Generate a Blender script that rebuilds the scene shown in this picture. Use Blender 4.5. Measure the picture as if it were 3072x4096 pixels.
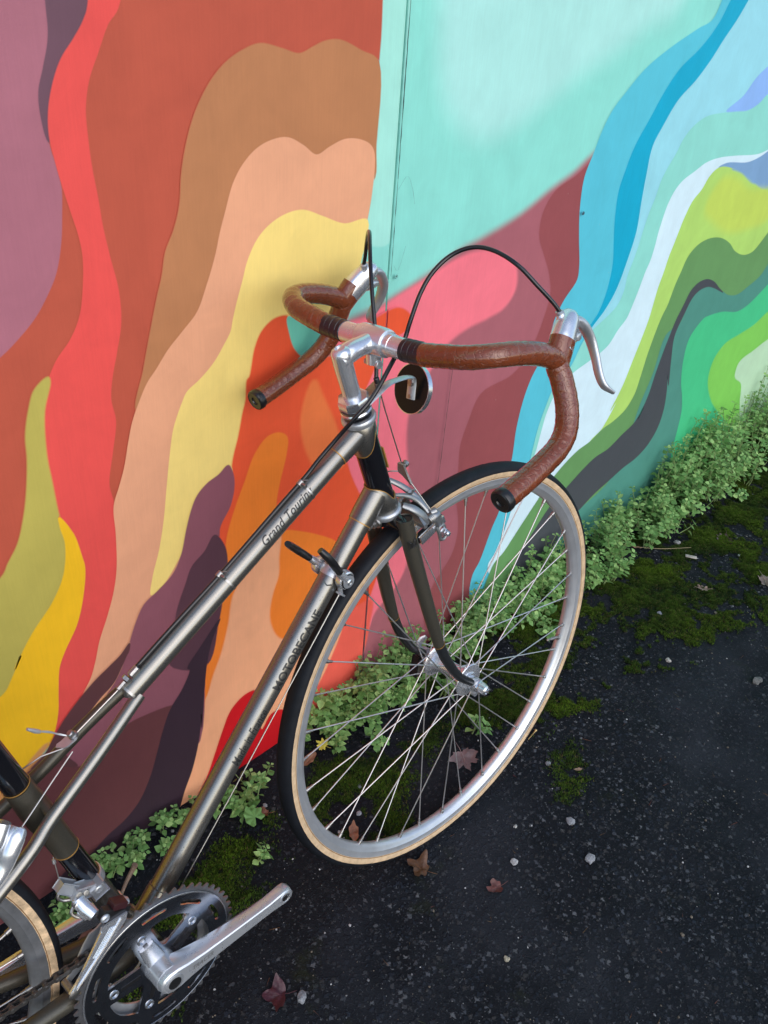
import bpy, bmesh, math, random
import numpy as np
from mathutils import Vector, Matrix, noise
from mathutils.geometry import tessellate_polygon

for o in list(bpy.data.objects):
    bpy.data.objects.remove(o, do_unlink=True)
scene = bpy.context.scene
C = scene.collection
rad = math.radians

# ------------------------------------------------------------------ camera
cam_d = bpy.data.cameras.new('camera')
cam = bpy.data.objects.new('camera', cam_d)
C.objects.link(cam)
RX = Vector((0.712336, -0.698932, 0.063811))
RY = Vector((-0.364752, -0.446351, -0.817146))
RZ = Vector((0.599611, 0.558807, -0.572888))
M = Matrix((RX, -RY, -RZ)).transposed().to_4x4()
M.translation = Vector((-0.28172, -0.59417, 1.36063))
cam.matrix_world = M
cam_d.sensor_fit = 'VERTICAL'
cam_d.sensor_height = 24.0
cam_d.sensor_width = 18.0
cam_d.lens = 21.805
cam_d.shift_x = 0.0021
cam_d.shift_y = 0.0004
cam_d.clip_start = 0.02
cam_d.clip_end = 400.0
scene.camera = cam
scene.render.resolution_x = 768
scene.render.resolution_y = 1024

# ------------------------------------------------------------------ world, sun, exposure
SUN_EL, SUN_AZ = rad(36), rad(195)      # azimuth measured clockwise from +Y (north)
world = bpy.data.worlds.new('World')
scene.world = world
world.use_nodes = True
nt = world.node_tree
sky = nt.nodes.new('ShaderNodeTexSky')
sky.sky_type = 'NISHITA'
sky.sun_disc = False
sky.sun_elevation = SUN_EL
sky.sun_rotation = SUN_AZ
sky.air_density = 1.0
sky.dust_density = 1.0
sky.ozone_density = 1.0
bg = nt.nodes['Background']
bg.inputs['Strength'].default_value = 0.14
nt.links.new(sky.outputs['Color'], bg.inputs['Color'])
sun_d = bpy.data.lights.new('sun', 'SUN')
sun_d.energy = 0.9
sun_d.angle = rad(75)
sun_d.color = (1.0, 0.965, 0.92)
sun = bpy.data.objects.new('sun', sun_d)
C.objects.link(sun)
sdir = Vector((math.sin(SUN_AZ) * math.cos(SUN_EL), math.cos(SUN_AZ) * math.cos(SUN_EL), math.sin(SUN_EL)))
sun.rotation_euler = sdir.to_track_quat('Z', 'Y').to_euler()
sun.location = sdir * 8
vs = scene.view_settings
vs.view_transform = 'Standard'
vs.look = 'None'
vs.gamma = 1.0
vs.use_curve_mapping = False
vs.exposure = 0.72

# ------------------------------------------------------------------ helpers
rng = random.Random(7)

def lin(h):
    h = h.lstrip('#')
    out = []
    for i in (0, 2, 4):
        c = int(h[i:i + 2], 16) / 255.0
        out.append(c / 12.92 if c <= 0.04045 else ((c + 0.055) / 1.055) ** 2.4)
    return tuple(out)

def nd(t, kind, **kw):
    n = t.nodes.new(kind)
    for k, v in kw.items():
        setattr(n, k, v)
    return n

def material(name, col, rough=0.5, metal=0.0, var=None, bump=None, coat=0.0, spec=0.5, rvar=0.0, bdist=0.001):
    """col; var=(scale, amount) mottles the colour, bump=(scale, strength) adds fine relief"""
    m = bpy.data.materials.new(name)
    m.use_nodes = True
    t = m.node_tree
    b = t.nodes['Principled BSDF']
    b.inputs['Base Color'].default_value = (*col, 1)
    b.inputs['Roughness'].default_value = rough
    b.inputs['Metallic'].default_value = metal
    b.inputs['Specular IOR Level'].default_value = spec
    b.inputs['Coat Weight'].default_value = coat
    b.inputs['Coat Roughness'].default_value = 0.08
    tc = nd(t, 'ShaderNodeTexCoord')
    if var:
        n = nd(t, 'ShaderNodeTexNoise')
        n.inputs['Scale'].default_value = var[0]
        n.inputs['Detail'].default_value = 5
        n.inputs['Roughness'].default_value = 0.65
        t.links.new(tc.outputs['Object'], n.inputs['Vector'])
        mr = nd(t, 'ShaderNodeMapRange')
        mr.inputs['From Min'].default_value = 0.3
        mr.inputs['From Max'].default_value = 0.7
        mr.inputs['To Min'].default_value = 1 - var[1]
        mr.inputs['To Max'].default_value = 1 + var[1]
        t.links.new(n.outputs['Fac'], mr.inputs['Value'])
        mx = nd(t, 'ShaderNodeVectorMath', operation='SCALE')
        mx.inputs[0].default_value = col
        t.links.new(mr.outputs['Result'], mx.inputs['Scale'])
        t.links.new(mx.outputs['Vector'], b.inputs['Base Color'])
        if rvar:
            m2 = nd(t, 'ShaderNodeMapRange')
            m2.inputs['From Min'].default_value = 0.3
            m2.inputs['From Max'].default_value = 0.7
            m2.inputs['To Min'].default_value = max(rough - rvar, 0.03)
            m2.inputs['To Max'].default_value = rough + rvar
            t.links.new(n.outputs['Fac'], m2.inputs['Value'])
            t.links.new(m2.outputs['Result'], b.inputs['Roughness'])
    if bump:
        n = nd(t, 'ShaderNodeTexNoise')
        n.inputs['Scale'].default_value = bump[0]
        n.inputs['Detail'].default_value = 4
        t.links.new(tc.outputs['Object'], n.inputs['Vector'])
        bp = nd(t, 'ShaderNodeBump')
        bp.inputs['Strength'].default_value = bump[1]
        bp.inputs['Distance'].default_value = bdist
        t.links.new(n.outputs['Fac'], bp.inputs['Height'])
        t.links.new(bp.outputs['Normal'], b.inputs['Normal'])
    return m

MT = {
    'bronze': material('bronze_metallic_paint', (0.215, 0.208, 0.192), 0.29, 0.85, (900, 0.10), (2500, 0.04), coat=0.4, rvar=0.03),
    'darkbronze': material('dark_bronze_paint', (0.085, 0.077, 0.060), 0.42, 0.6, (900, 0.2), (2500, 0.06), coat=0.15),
    'gloss_black': material('gloss_black_paint', (0.006, 0.006, 0.008), 0.16, 0.0, coat=0.5),
    'sock_black': material('worn_black_paint', (0.02, 0.022, 0.024), 0.3, 0.2, (700, 0.5), (1800, 0.1)),
    'gold': material('gold_pinstripe', (0.45, 0.24, 0.06), 0.4, 0.4),
    'alloy': material('polished_alloy', (0.70, 0.72, 0.76), 0.26, 0.8, (60, 0.04), None, rvar=0.02),
    'satin': material('satin_alloy', (0.50, 0.52, 0.55), 0.36, 0.7, (90, 0.08), None, rvar=0.03),
    'chrome': material('bright_chrome', (0.70, 0.72, 0.76), 0.2, 0.9, (60, 0.04), rvar=0.02),
    'ringalloy': material('mirror_chainring', (0.44, 0.46, 0.50), 0.18, 1.0, (50, 0.08), None, rvar=0.03),
    'dull': material('dull_zinc', (0.36, 0.35, 0.34), 0.42, 1.0, (400, 0.25), (900, 0.1)),
    'steel': material('spoke_steel', (0.62, 0.62, 0.63), 0.32, 0.85),
    'rim': material('brushed_rim', (0.58, 0.60, 0.63), 0.38, 0.7, (40, 0.07), None, rvar=0.04),
    'rubber': material('tyre_rubber', (0.0065, 0.008, 0.0115), 0.62, 0.0, (60, 0.35), (1600, 0.25), spec=.25, bdist=0.0004),
    'plastic': material('black_plastic', (0.012, 0.012, 0.013), 0.28, 0.0, (200, 0.3)),
    'housing': material('cable_housing', (0.010, 0.010, 0.012), 0.22),
    'wire': material('cable_wire', (0.42, 0.41, 0.40), 0.4, 1.0),
    'ink': material('black_lettering', (0.018, 0.018, 0.018), 0.45),
    'engrave': material('engraved_mark', (0.25, 0.25, 0.26), 0.5, 0.8),
    'chainlink': material('oily_chain', (0.13, 0.122, 0.115), 0.38, 0.8, (500, 0.4)),
    'darktape': material('black_finish_tape', (0.014, 0.011, 0.015), 0.3, 0.0, None, (500, 0.4)),
    'toothalloy': material('dark_chainring_teeth', (0.20, 0.20, 0.21), 0.38, 0.75, (300, 0.2)),
    'crankalloy': material('satin_crank_alloy', (0.56, 0.58, 0.61), 0.28, 0.66, (60, 0.05), None, rvar=0.02),
    'brakealloy': material('grey_brake_alloy', (0.31, 0.32, 0.33), 0.38, 0.8, (120, 0.1), None, rvar=0.03),
    'oldrim': material('weathered_rim', (0.17, 0.175, 0.185), 0.5, 0.5, (60, 0.2), None, rvar=0.04),
    'bolt': material('dark_bolt', (0.08, 0.08, 0.085), 0.35, 0.9),
    'redtag': material('red_sticker', (0.55, 0.02, 0.02), 0.4),
    'reflector': material('reflector_back', (0.009, 0.009, 0.009), 0.25, 0.0, spec=.15),
    'redrub': material('dark_red_plastic', (0.035, 0.01, 0.012), 0.35),
}

def tape_material():
    m = material('brown_bar_tape', (0.165, 0.039, 0.0135), 0.24, 0.0, (18, 0.12), None, coat=0.7, spec=0.4)
    t = m.node_tree
    b = t.nodes['Principled BSDF']
    tc = [n for n in t.nodes if n.type == 'TEX_COORD'][0]
    # creases: stretched ridges of a distorted noise, plus fine grain
    n1 = nd(t, 'ShaderNodeTexNoise')
    n1.inputs['Scale'].default_value = 70
    n1.inputs['Detail'].default_value = 1.5
    n1.inputs['Distortion'].default_value = 1.6
    t.links.new(tc.outputs['Object'], n1.inputs['Vector'])
    r = nd(t, 'ShaderNodeMath', operation='SUBTRACT'); r.inputs[1].default_value = 0.5
    a = nd(t, 'ShaderNodeMath', operation='ABSOLUTE')
    mr = nd(t, 'ShaderNodeMapRange'); mr.inputs['From Max'].default_value = 0.05
    t.links.new(n1.outputs['Fac'], r.inputs[0]); t.links.new(r.outputs[0], a.inputs[0]); t.links.new(a.outputs[0], mr.inputs['Value'])
    bp = nd(t, 'ShaderNodeBump'); bp.inputs['Strength'].default_value = 0.7; bp.inputs['Distance'].default_value = 0.0007
    t.links.new(mr.outputs['Result'], bp.inputs['Height'])
    t.links.new(bp.outputs['Normal'], b.inputs['Normal'])
    return m
MT['tape'] = tape_material()

def wall_paint():
    m = bpy.data.materials.new('mural_paint')
    m.use_nodes = True
    t = m.node_tree
    b = t.nodes['Principled BSDF']
    out = t.nodes['Material Output']
    at = nd(t, 'ShaderNodeAttribute', attribute_name='Col')
    tc = nd(t, 'ShaderNodeTexCoord')
    mp = nd(t, 'ShaderNodeMapping'); mp.inputs['Scale'].default_value = (5, 5, 3.6)
    t.links.new(tc.outputs['Object'], mp.inputs['Vector'])
    n = nd(t, 'ShaderNodeTexNoise'); n.inputs['Scale'].default_value = 2.4; n.inputs['Detail'].default_value = 8; n.inputs['Roughness'].default_value = 0.62; n.inputs['Distortion'].default_value = 0.7
    t.links.new(mp.outputs['Vector'], n.inputs['Vector'])
    mr = nd(t, 'ShaderNodeMapRange'); mr.inputs['From Min'].default_value = 0.25; mr.inputs['From Max'].default_value = 0.75; mr.inputs['To Min'].default_value = 0.93; mr.inputs['To Max'].default_value = 1.06
    t.links.new(n.outputs['Fac'], mr.inputs['Value'])
    # fine vertical wood grain
    mp2 = nd(t, 'ShaderNodeMapping'); mp2.inputs['Scale'].default_value = (420, 420, 16)
    t.links.new(tc.outputs['Object'], mp2.inputs['Vector'])
    g = nd(t, 'ShaderNodeTexNoise'); g.inputs['Scale'].default_value = 1.0; g.inputs['Detail'].default_value = 4; g.inputs['Roughness'].default_value = 0.6
    t.links.new(mp2.outputs['Vector'], g.inputs['Vector'])
    mg = nd(t, 'ShaderNodeMapRange'); mg.inputs['From Min'].default_value = 0.3; mg.inputs['From Max'].default_value = 0.7; mg.inputs['To Min'].default_value = 0.975; mg.inputs['To Max'].default_value = 1.025
    t.links.new(g.outputs['Fac'], mg.inputs['Value'])
    bl = nd(t, 'ShaderNodeTexNoise'); bl.inputs['Scale'].default_value = 15; bl.inputs['Detail'].default_value = 3; bl.inputs['Distortion'].default_value = 1.5
    t.links.new(tc.outputs['Object'], bl.inputs['Vector'])
    mb_ = nd(t, 'ShaderNodeMapRange'); mb_.inputs['From Min'].default_value = 0.3; mb_.inputs['From Max'].default_value = 0.7; mb_.inputs['To Min'].default_value = 0.975; mb_.inputs['To Max'].default_value = 1.025
    t.links.new(bl.outputs['Fac'], mb_.inputs['Value'])
    mu0 = nd(t, 'ShaderNodeMath', operation='MULTIPLY')
    t.links.new(mr.outputs['Result'], mu0.inputs[0]); t.links.new(mb_.outputs['Result'], mu0.inputs[1])
    mul = nd(t, 'ShaderNodeMath', operation='MULTIPLY')
    t.links.new(mu0.outputs[0], mul.inputs[0]); t.links.new(mg.outputs['Result'], mul.inputs[1])
    sc = nd(t, 'ShaderNodeVectorMath', operation='SCALE')
    t.links.new(at.outputs['Color'], sc.inputs[0]); t.links.new(mul.outputs[0], sc.inputs['Scale'])
    # small pale chips and dark specks of wear
    sp = nd(t, 'ShaderNodeTexNoise'); sp.inputs['Scale'].default_value = 75; sp.inputs['Detail'].default_value = 6; sp.inputs['Roughness'].default_value = 0.7
    mp3 = nd(t, 'ShaderNodeMapping'); mp3.inputs['Scale'].default_value = (1, 1, 0.35)
    t.links.new(tc.outputs['Object'], mp3.inputs['Vector']); t.links.new(mp3.outputs['Vector'], sp.inputs['Vector'])
    ch = nd(t, 'ShaderNodeMapRange'); ch.inputs['From Min'].default_value = 0.73; ch.inputs['From Max'].default_value = 0.76
    t.links.new(sp.outputs['Fac'], ch.inputs['Value'])
    mx = nd(t, 'ShaderNodeMix', data_type='RGBA')
    mx.inputs['B'].default_value = (0.5, 0.42, 0.36, 1)
    t.links.new(ch.outputs['Result'], mx.inputs['Factor']); t.links.new(sc.outputs['Vector'], mx.inputs['A'])
    t.links.new(mx.outputs['Result'], b.inputs['Base Color'])
    b.inputs['Roughness'].default_value = 0.58
    b.inputs['Specular IOR Level'].default_value = 0.35
    # orange-peel and grain relief
    f = nd(t, 'ShaderNodeTexNoise'); f.inputs['Scale'].default_value = 520; f.inputs['Detail'].default_value = 3
    t.links.new(tc.outputs['Object'], f.inputs['Vector'])
    ad = nd(t, 'ShaderNodeMath', operation='ADD')
    t.links.new(f.outputs['Fac'], ad.inputs[0]); t.links.new(g.outputs['Fac'], ad.inputs[1])
    bp = nd(t, 'ShaderNodeBump'); bp.inputs['Strength'].default_value = 0.22; bp.inputs['Distance'].default_value = 0.0007
    t.links.new(ad.outputs[0], bp.inputs['Height']); t.links.new(bp.outputs['Normal'], b.inputs['Normal'])
    return m

def attr_material(name, rough=0.7, spec=0.3, translucent=0.0, metal=0.0):
    m = bpy.data.materials.new(name)
    m.use_nodes = True
    t = m.node_tree
    b = t.nodes['Principled BSDF']
    at = nd(t, 'ShaderNodeAttribute', attribute_name='Col')
    t.links.new(at.outputs['Color'], b.inputs['Base Color'])
    b.inputs['Roughness'].default_value = rough
    b.inputs['Specular IOR Level'].default_value = spec
    return m

class MB:
    """collects vertices and faces of one mesh"""
    def __init__(s):
        s.v, s.f, s.c = [], [], []
    def add(s, vf, col=None):
        o = len(s.v)
        s.v += [tuple(p) for p in vf[0]]
        s.f += [tuple(i + o for i in f) for f in vf[1]]
        if col is not None:
            s.c += [col] * len(vf[0])
        return s
    def mesh(s, name, mat, angle=35):
        me = bpy.data.meshes.new(name)
        me.from_pydata(s.v, [], s.f)
        if s.c:
            a = me.color_attributes.new('Col', 'FLOAT_COLOR', 'POINT')
            arr = np.array([(*c, 1.0) if len(c) == 3 else c for c in s.c], dtype=np.float32).ravel()
            a.data.foreach_set('color', arr)
        if mat is not None:
            me.materials.append(mat if not isinstance(mat, str) else MT[mat])
        if angle:
            me.polygons.foreach_set('use_smooth', [True] * len(me.polygons))
            if angle < 180:
                me.set_sharp_from_angle(angle=rad(angle))
        me.update()
        return me

def put(name, me, parent=None, mat4=None):
    o = bpy.data.objects.new(name, me)
    C.objects.link(o)
    if parent is not None:
        o.parent = parent
    if mat4 is not None:
        o.matrix_basis = mat4
    return o

def obj(name, vf, mat, parent=None, angle=35):
    b = MB()
    for q in (vf if isinstance(vf, list) else [vf]):
        b.add(q)
    return put(name, b.mesh(name, mat, angle), parent)

def tag(o, label, cat, group=None, kind=None):
    if label: o['label'] = label
    if cat: o['category'] = cat
    if group: o['group'] = group
    if kind: o['kind'] = kind
    return o

def empty(name, loc=(0, 0, 0)):
    o = bpy.data.objects.new(name, None)
    o.empty_display_size = 0.05
    C.objects.link(o)
    o.location = loc
    return o

def spline(pts, n=8, closed=False):
    P = [np.array(p, float) for p in pts]
    out = []
    N = len(P)
    rngi = range(N) if closed else range(N - 1)
    for i in rngi:
        if closed:
            a, b, c, d = P[i - 1], P[i], P[(i + 1) % N], P[(i + 2) % N]
        else:
            b, c = P[i], P[i + 1]
            a = P[i - 1] if i else 2 * b - c
            d = P[i + 2] if i + 2 < N else 2 * c - b
        for k in range(n):
            t = k / n
            out.append(0.5 * (2 * b + (c - a) * t + (2 * a - 5 * b + 4 * c - d) * t * t + (3 * b - a - 3 * c + d) * t ** 3))
    if not closed:
        out.append(P[-1])
    return out

def spline2(pts, n=6):
    """closed centripetal Catmull-Rom (no overshoot on uneven spacing)"""
    P = [np.array(p, float) for p in pts]
    N = len(P)
    out = []
    for i in range(N):
        p0, p1, p2, p3 = P[i - 1], P[i], P[(i + 1) % N], P[(i + 2) % N]
        t0 = 0.0
        t1 = t0 + max(np.linalg.norm(p1 - p0), 1e-6) ** .5
        t2 = t1 + max(np.linalg.norm(p2 - p1), 1e-6) ** .5
        t3 = t2 + max(np.linalg.norm(p3 - p2), 1e-6) ** .5
        for k in range(n):
            t = t1 + (t2 - t1) * k / n
            a1 = (t1 - t) / (t1 - t0) * p0 + (t - t0) / (t1 - t0) * p1
            a2 = (t2 - t) / (t2 - t1) * p1 + (t - t1) / (t2 - t1) * p2
            a3 = (t3 - t) / (t3 - t2) * p2 + (t - t2) / (t3 - t2) * p3
            b1 = (t2 - t) / (t2 - t0) * a1 + (t - t0) / (t2 - t0) * a2
            b2 = (t3 - t) / (t3 - t1) * a2 + (t - t1) / (t3 - t1) * a3
            out.append((t2 - t) / (t2 - t1) * b1 + (t - t1) / (t2 - t1) * b2)
    return out

def unit(v):
    v = np.array(v, float)
    return v / max(np.linalg.norm(v), 1e-12)

def perp(d):
    d = unit(d)
    h = np.array([0, 0, 1.0]) if abs(d[2]) < 0.9 else np.array([1.0, 0, 0])
    a = unit(np.cross(h, d))
    return a, np.cross(d, a)

def sweep(path, r, segs=12, caps=True, rf=None, flat=1.0, side=None):
    """tube along path; r scalar or list; rf(s, theta) adds to the radius; flat squashes along the 2nd normal"""
    P = [np.array(p, float) for p in path]
    n = len(P)
    R = [r] * n if np.isscalar(r) else list(np.interp(np.linspace(0, 1, n), np.linspace(0, 1, len(r)), r))
    T = [unit(P[min(i + 1, n - 1)] - P[max(i - 1, 0)]) for i in range(n)]
    if side is not None:
        a = unit(np.array(side, float) - T[0] * np.dot(side, T[0]))
    else:
        a, _ = perp(T[0])
    V, F = [], []
    s = 0.0
    for i in range(n):
        if i:
            s += np.linalg.norm(P[i] - P[i - 1])
        a = unit(a - T[i] * np.dot(a, T[i]))
        b = np.cross(T[i], a)
        for k in range(segs):
            th = 2 * math.pi * k / segs
            rr = R[i] + (rf(s, th) if rf else 0)
            V.append(P[i] + rr * (math.cos(th) * a + flat * math.sin(th) * b))
    for i in range(n - 1):
        for k in range(segs):
            k2 = (k + 1) % segs
            F.append((i * segs + k, i * segs + k2, (i + 1) * segs + k2, (i + 1) * segs + k))
    if caps:
        F.append(tuple(range(segs - 1, -1, -1)))
        F.append(tuple((n - 1) * segs + k for k in range(segs)))
    return V, F

def tube(a, b, r, segs=14, caps=True, r2=None):
    return sweep([a, b], [r, r if r2 is None else r2], segs, caps)

def lathe(prof, origin, axis, segs=28, closed=False, sides=None):
    """prof: (radius, height along axis)"""
    ax = unit(axis)
    a, b = perp(ax)
    o = np.array(origin, float)
    V, F = [], []
    n = len(prof)
    for r, h in prof:
        for k in range(segs):
            th = 2 * math.pi * (k + 0.5) / segs
            V.append(o + ax * h + max(r, 1e-5) * (math.cos(th) * a + math.sin(th) * b))
    for i in range(n if closed else n - 1):
        j = (i + 1) % n
        for k in range(segs):
            k2 = (k + 1) % segs
            F.append((i * segs + k, i * segs + k2, j * segs + k2, j * segs + k))
    if not closed:
        if prof[0][0] > 1e-4: F.append(tuple(range(segs - 1, -1, -1)))
        if prof[-1][0] > 1e-4: F.append(tuple((n - 1) * segs + k for k in range(segs)))
    return V, F

def box(c, ex, ey, ez, hx, hy, hz, bev=0.0):
    """box with half sizes along the three axes, edges chamfered"""
    bm = bmesh.new()
    bmesh.ops.create_cube(bm, size=2.0)
    E = [unit(ex), unit(ey), unit(ez)]
    for v in bm.verts:
        p = np.array(c, float) + v.co.x * hx * E[0] + v.co.y * hy * E[1] + v.co.z * hz * E[2]
        v.co = Vector(p)
    if bev:
        bmesh.ops.bevel(bm, geom=bm.edges[:], offset=bev, segments=2, affect='EDGES', profile=0.6)
    bm.normal_update()
    V = [tuple(v.co) for v in bm.verts]
    for i, v in enumerate(bm.verts): v.index = i
    F = [tuple(v.index for v in f.verts) for f in bm.faces]
    bm.free()
    return V, F

def plate(loops, to3, half, nrm):
    """flat plate from 2D loops (first the outline, then holes), thickness 2*half along nrm"""
    tl = [[Vector((p[0], p[1], 0)) for p in L] for L in loops]
    tris = tessellate_polygon(tl)
    flat = [p for L in loops for p in L]
    nv = len(flat)
    nrm = unit(nrm)
    A = [np.array(to3(*p), float) for p in flat]
    V = [p + nrm * half for p in A] + [p - nrm * half for p in A]
    F = []
    for t in tris:
        a, b, c = (A[i] for i in t)
        if np.dot(np.cross(b - a, c - a), nrm) < 0: t = t[::-1]
        F.append(tuple(t)); F.append(tuple(i + nv for i in t[::-1]))
    o = 0
    for L in loops:
        k = len(L)
        for i in range(k):
            j = (i + 1) % k
            F.append((o + i, o + j, nv + o + j, nv + o + i))
        o += k
    return V, F

def clip_poly(poly, ax, lim, keep_greater):
    out = []
    n = len(poly)
    for i in range(n):
        p, q = poly[i], poly[(i + 1) % n]
        ip = (p[ax] >= lim) == keep_greater or p[ax] == lim
        iq = (q[ax] >= lim) == keep_greater or q[ax] == lim
        if ip: out.append(p)
        if ip != iq:
            t = (lim - p[ax]) / (q[ax] - p[ax])
            out.append(tuple(a + (b - a) * t for a, b in zip(p, q)))
    return out

def text_tris(body, size, shear=0.0, offset=0.0, spacing=1.0):
    cu = bpy.data.curves.new('lettering', 'FONT')
    cu.body = body
    cu.size = size
    cu.shear = shear
    cu.offset = offset
    cu.space_character = spacing
    cu.align_x = 'LEFT'
    cu.resolution_u = 4
    o = bpy.data.objects.new('lettering', cu)
    C.objects.link(o)
    dg = bpy.context.evaluated_depsgraph_get()
    me = bpy.data.meshes.new_from_object(o.evaluated_get(dg))
    me.calc_loop_triangles()
    v = [tuple(p.co) for p in me.vertices]
    tr = [[v[i][:2] for i in t.vertices] for t in me.loop_triangles]
    bpy.data.objects.remove(o, do_unlink=True)
    bpy.data.meshes.remove(me)
    bpy.data.curves.remove(cu)
    xs = [p[0] for t in tr for p in t]; ys = [p[1] for t in tr for p in t]
    x0, y0 = min(xs), (min(ys) + max(ys)) / 2
    return [[(p[0] - x0, p[1] - y0) for p in t] for t in tr], max(xs) - x0

def text_on_tube(body, p0, p1, r, nrm, parent, height, mat='ink', shear=0.0, offset=0.0, lift=0.0002, gap=1.0):
    """lettering wrapped on a tube: runs from p0 to p1 (points on the axis), centred towards nrm"""
    p0, p1 = np.array(p0, float), np.array(p1, float)
    d = unit(p1 - p0)
    n = unit(np.array(nrm, float) - d * np.dot(nrm, d))
    up = np.cross(n, d)
    tr, w = text_tris(body, 1.0, shear, offset, gap)
    ys = [p[1] for t in tr for p in t]
    sy = height / (max(ys) - min(ys))
    sx = np.linalg.norm(p1 - p0) / w
    b = MB()
    step = 0.0016
    for t in tr:
        P = [(p[0] * sx, p[1] * sy) for p in t]
        lo, hi = min(p[1] for p in P), max(p[1] for p in P)
        k0, k1 = math.floor(lo / step), math.ceil(hi / step)
        for k in range(k0, k1):
            q = clip_poly(clip_poly(P, 1, k * step, True), 1, (k + 1) * step, False)
            if len(q) < 3: continue
            V = []
            for x, y in q:
                th = y / r
                V.append(p0 + d * x + (r + lift) * (math.cos(th) * n + math.sin(th) * up))
            b.add((V, [tuple(range(len(V)))]))
    return put('lettering', b.mesh('lettering', mat, 0), parent)

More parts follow.
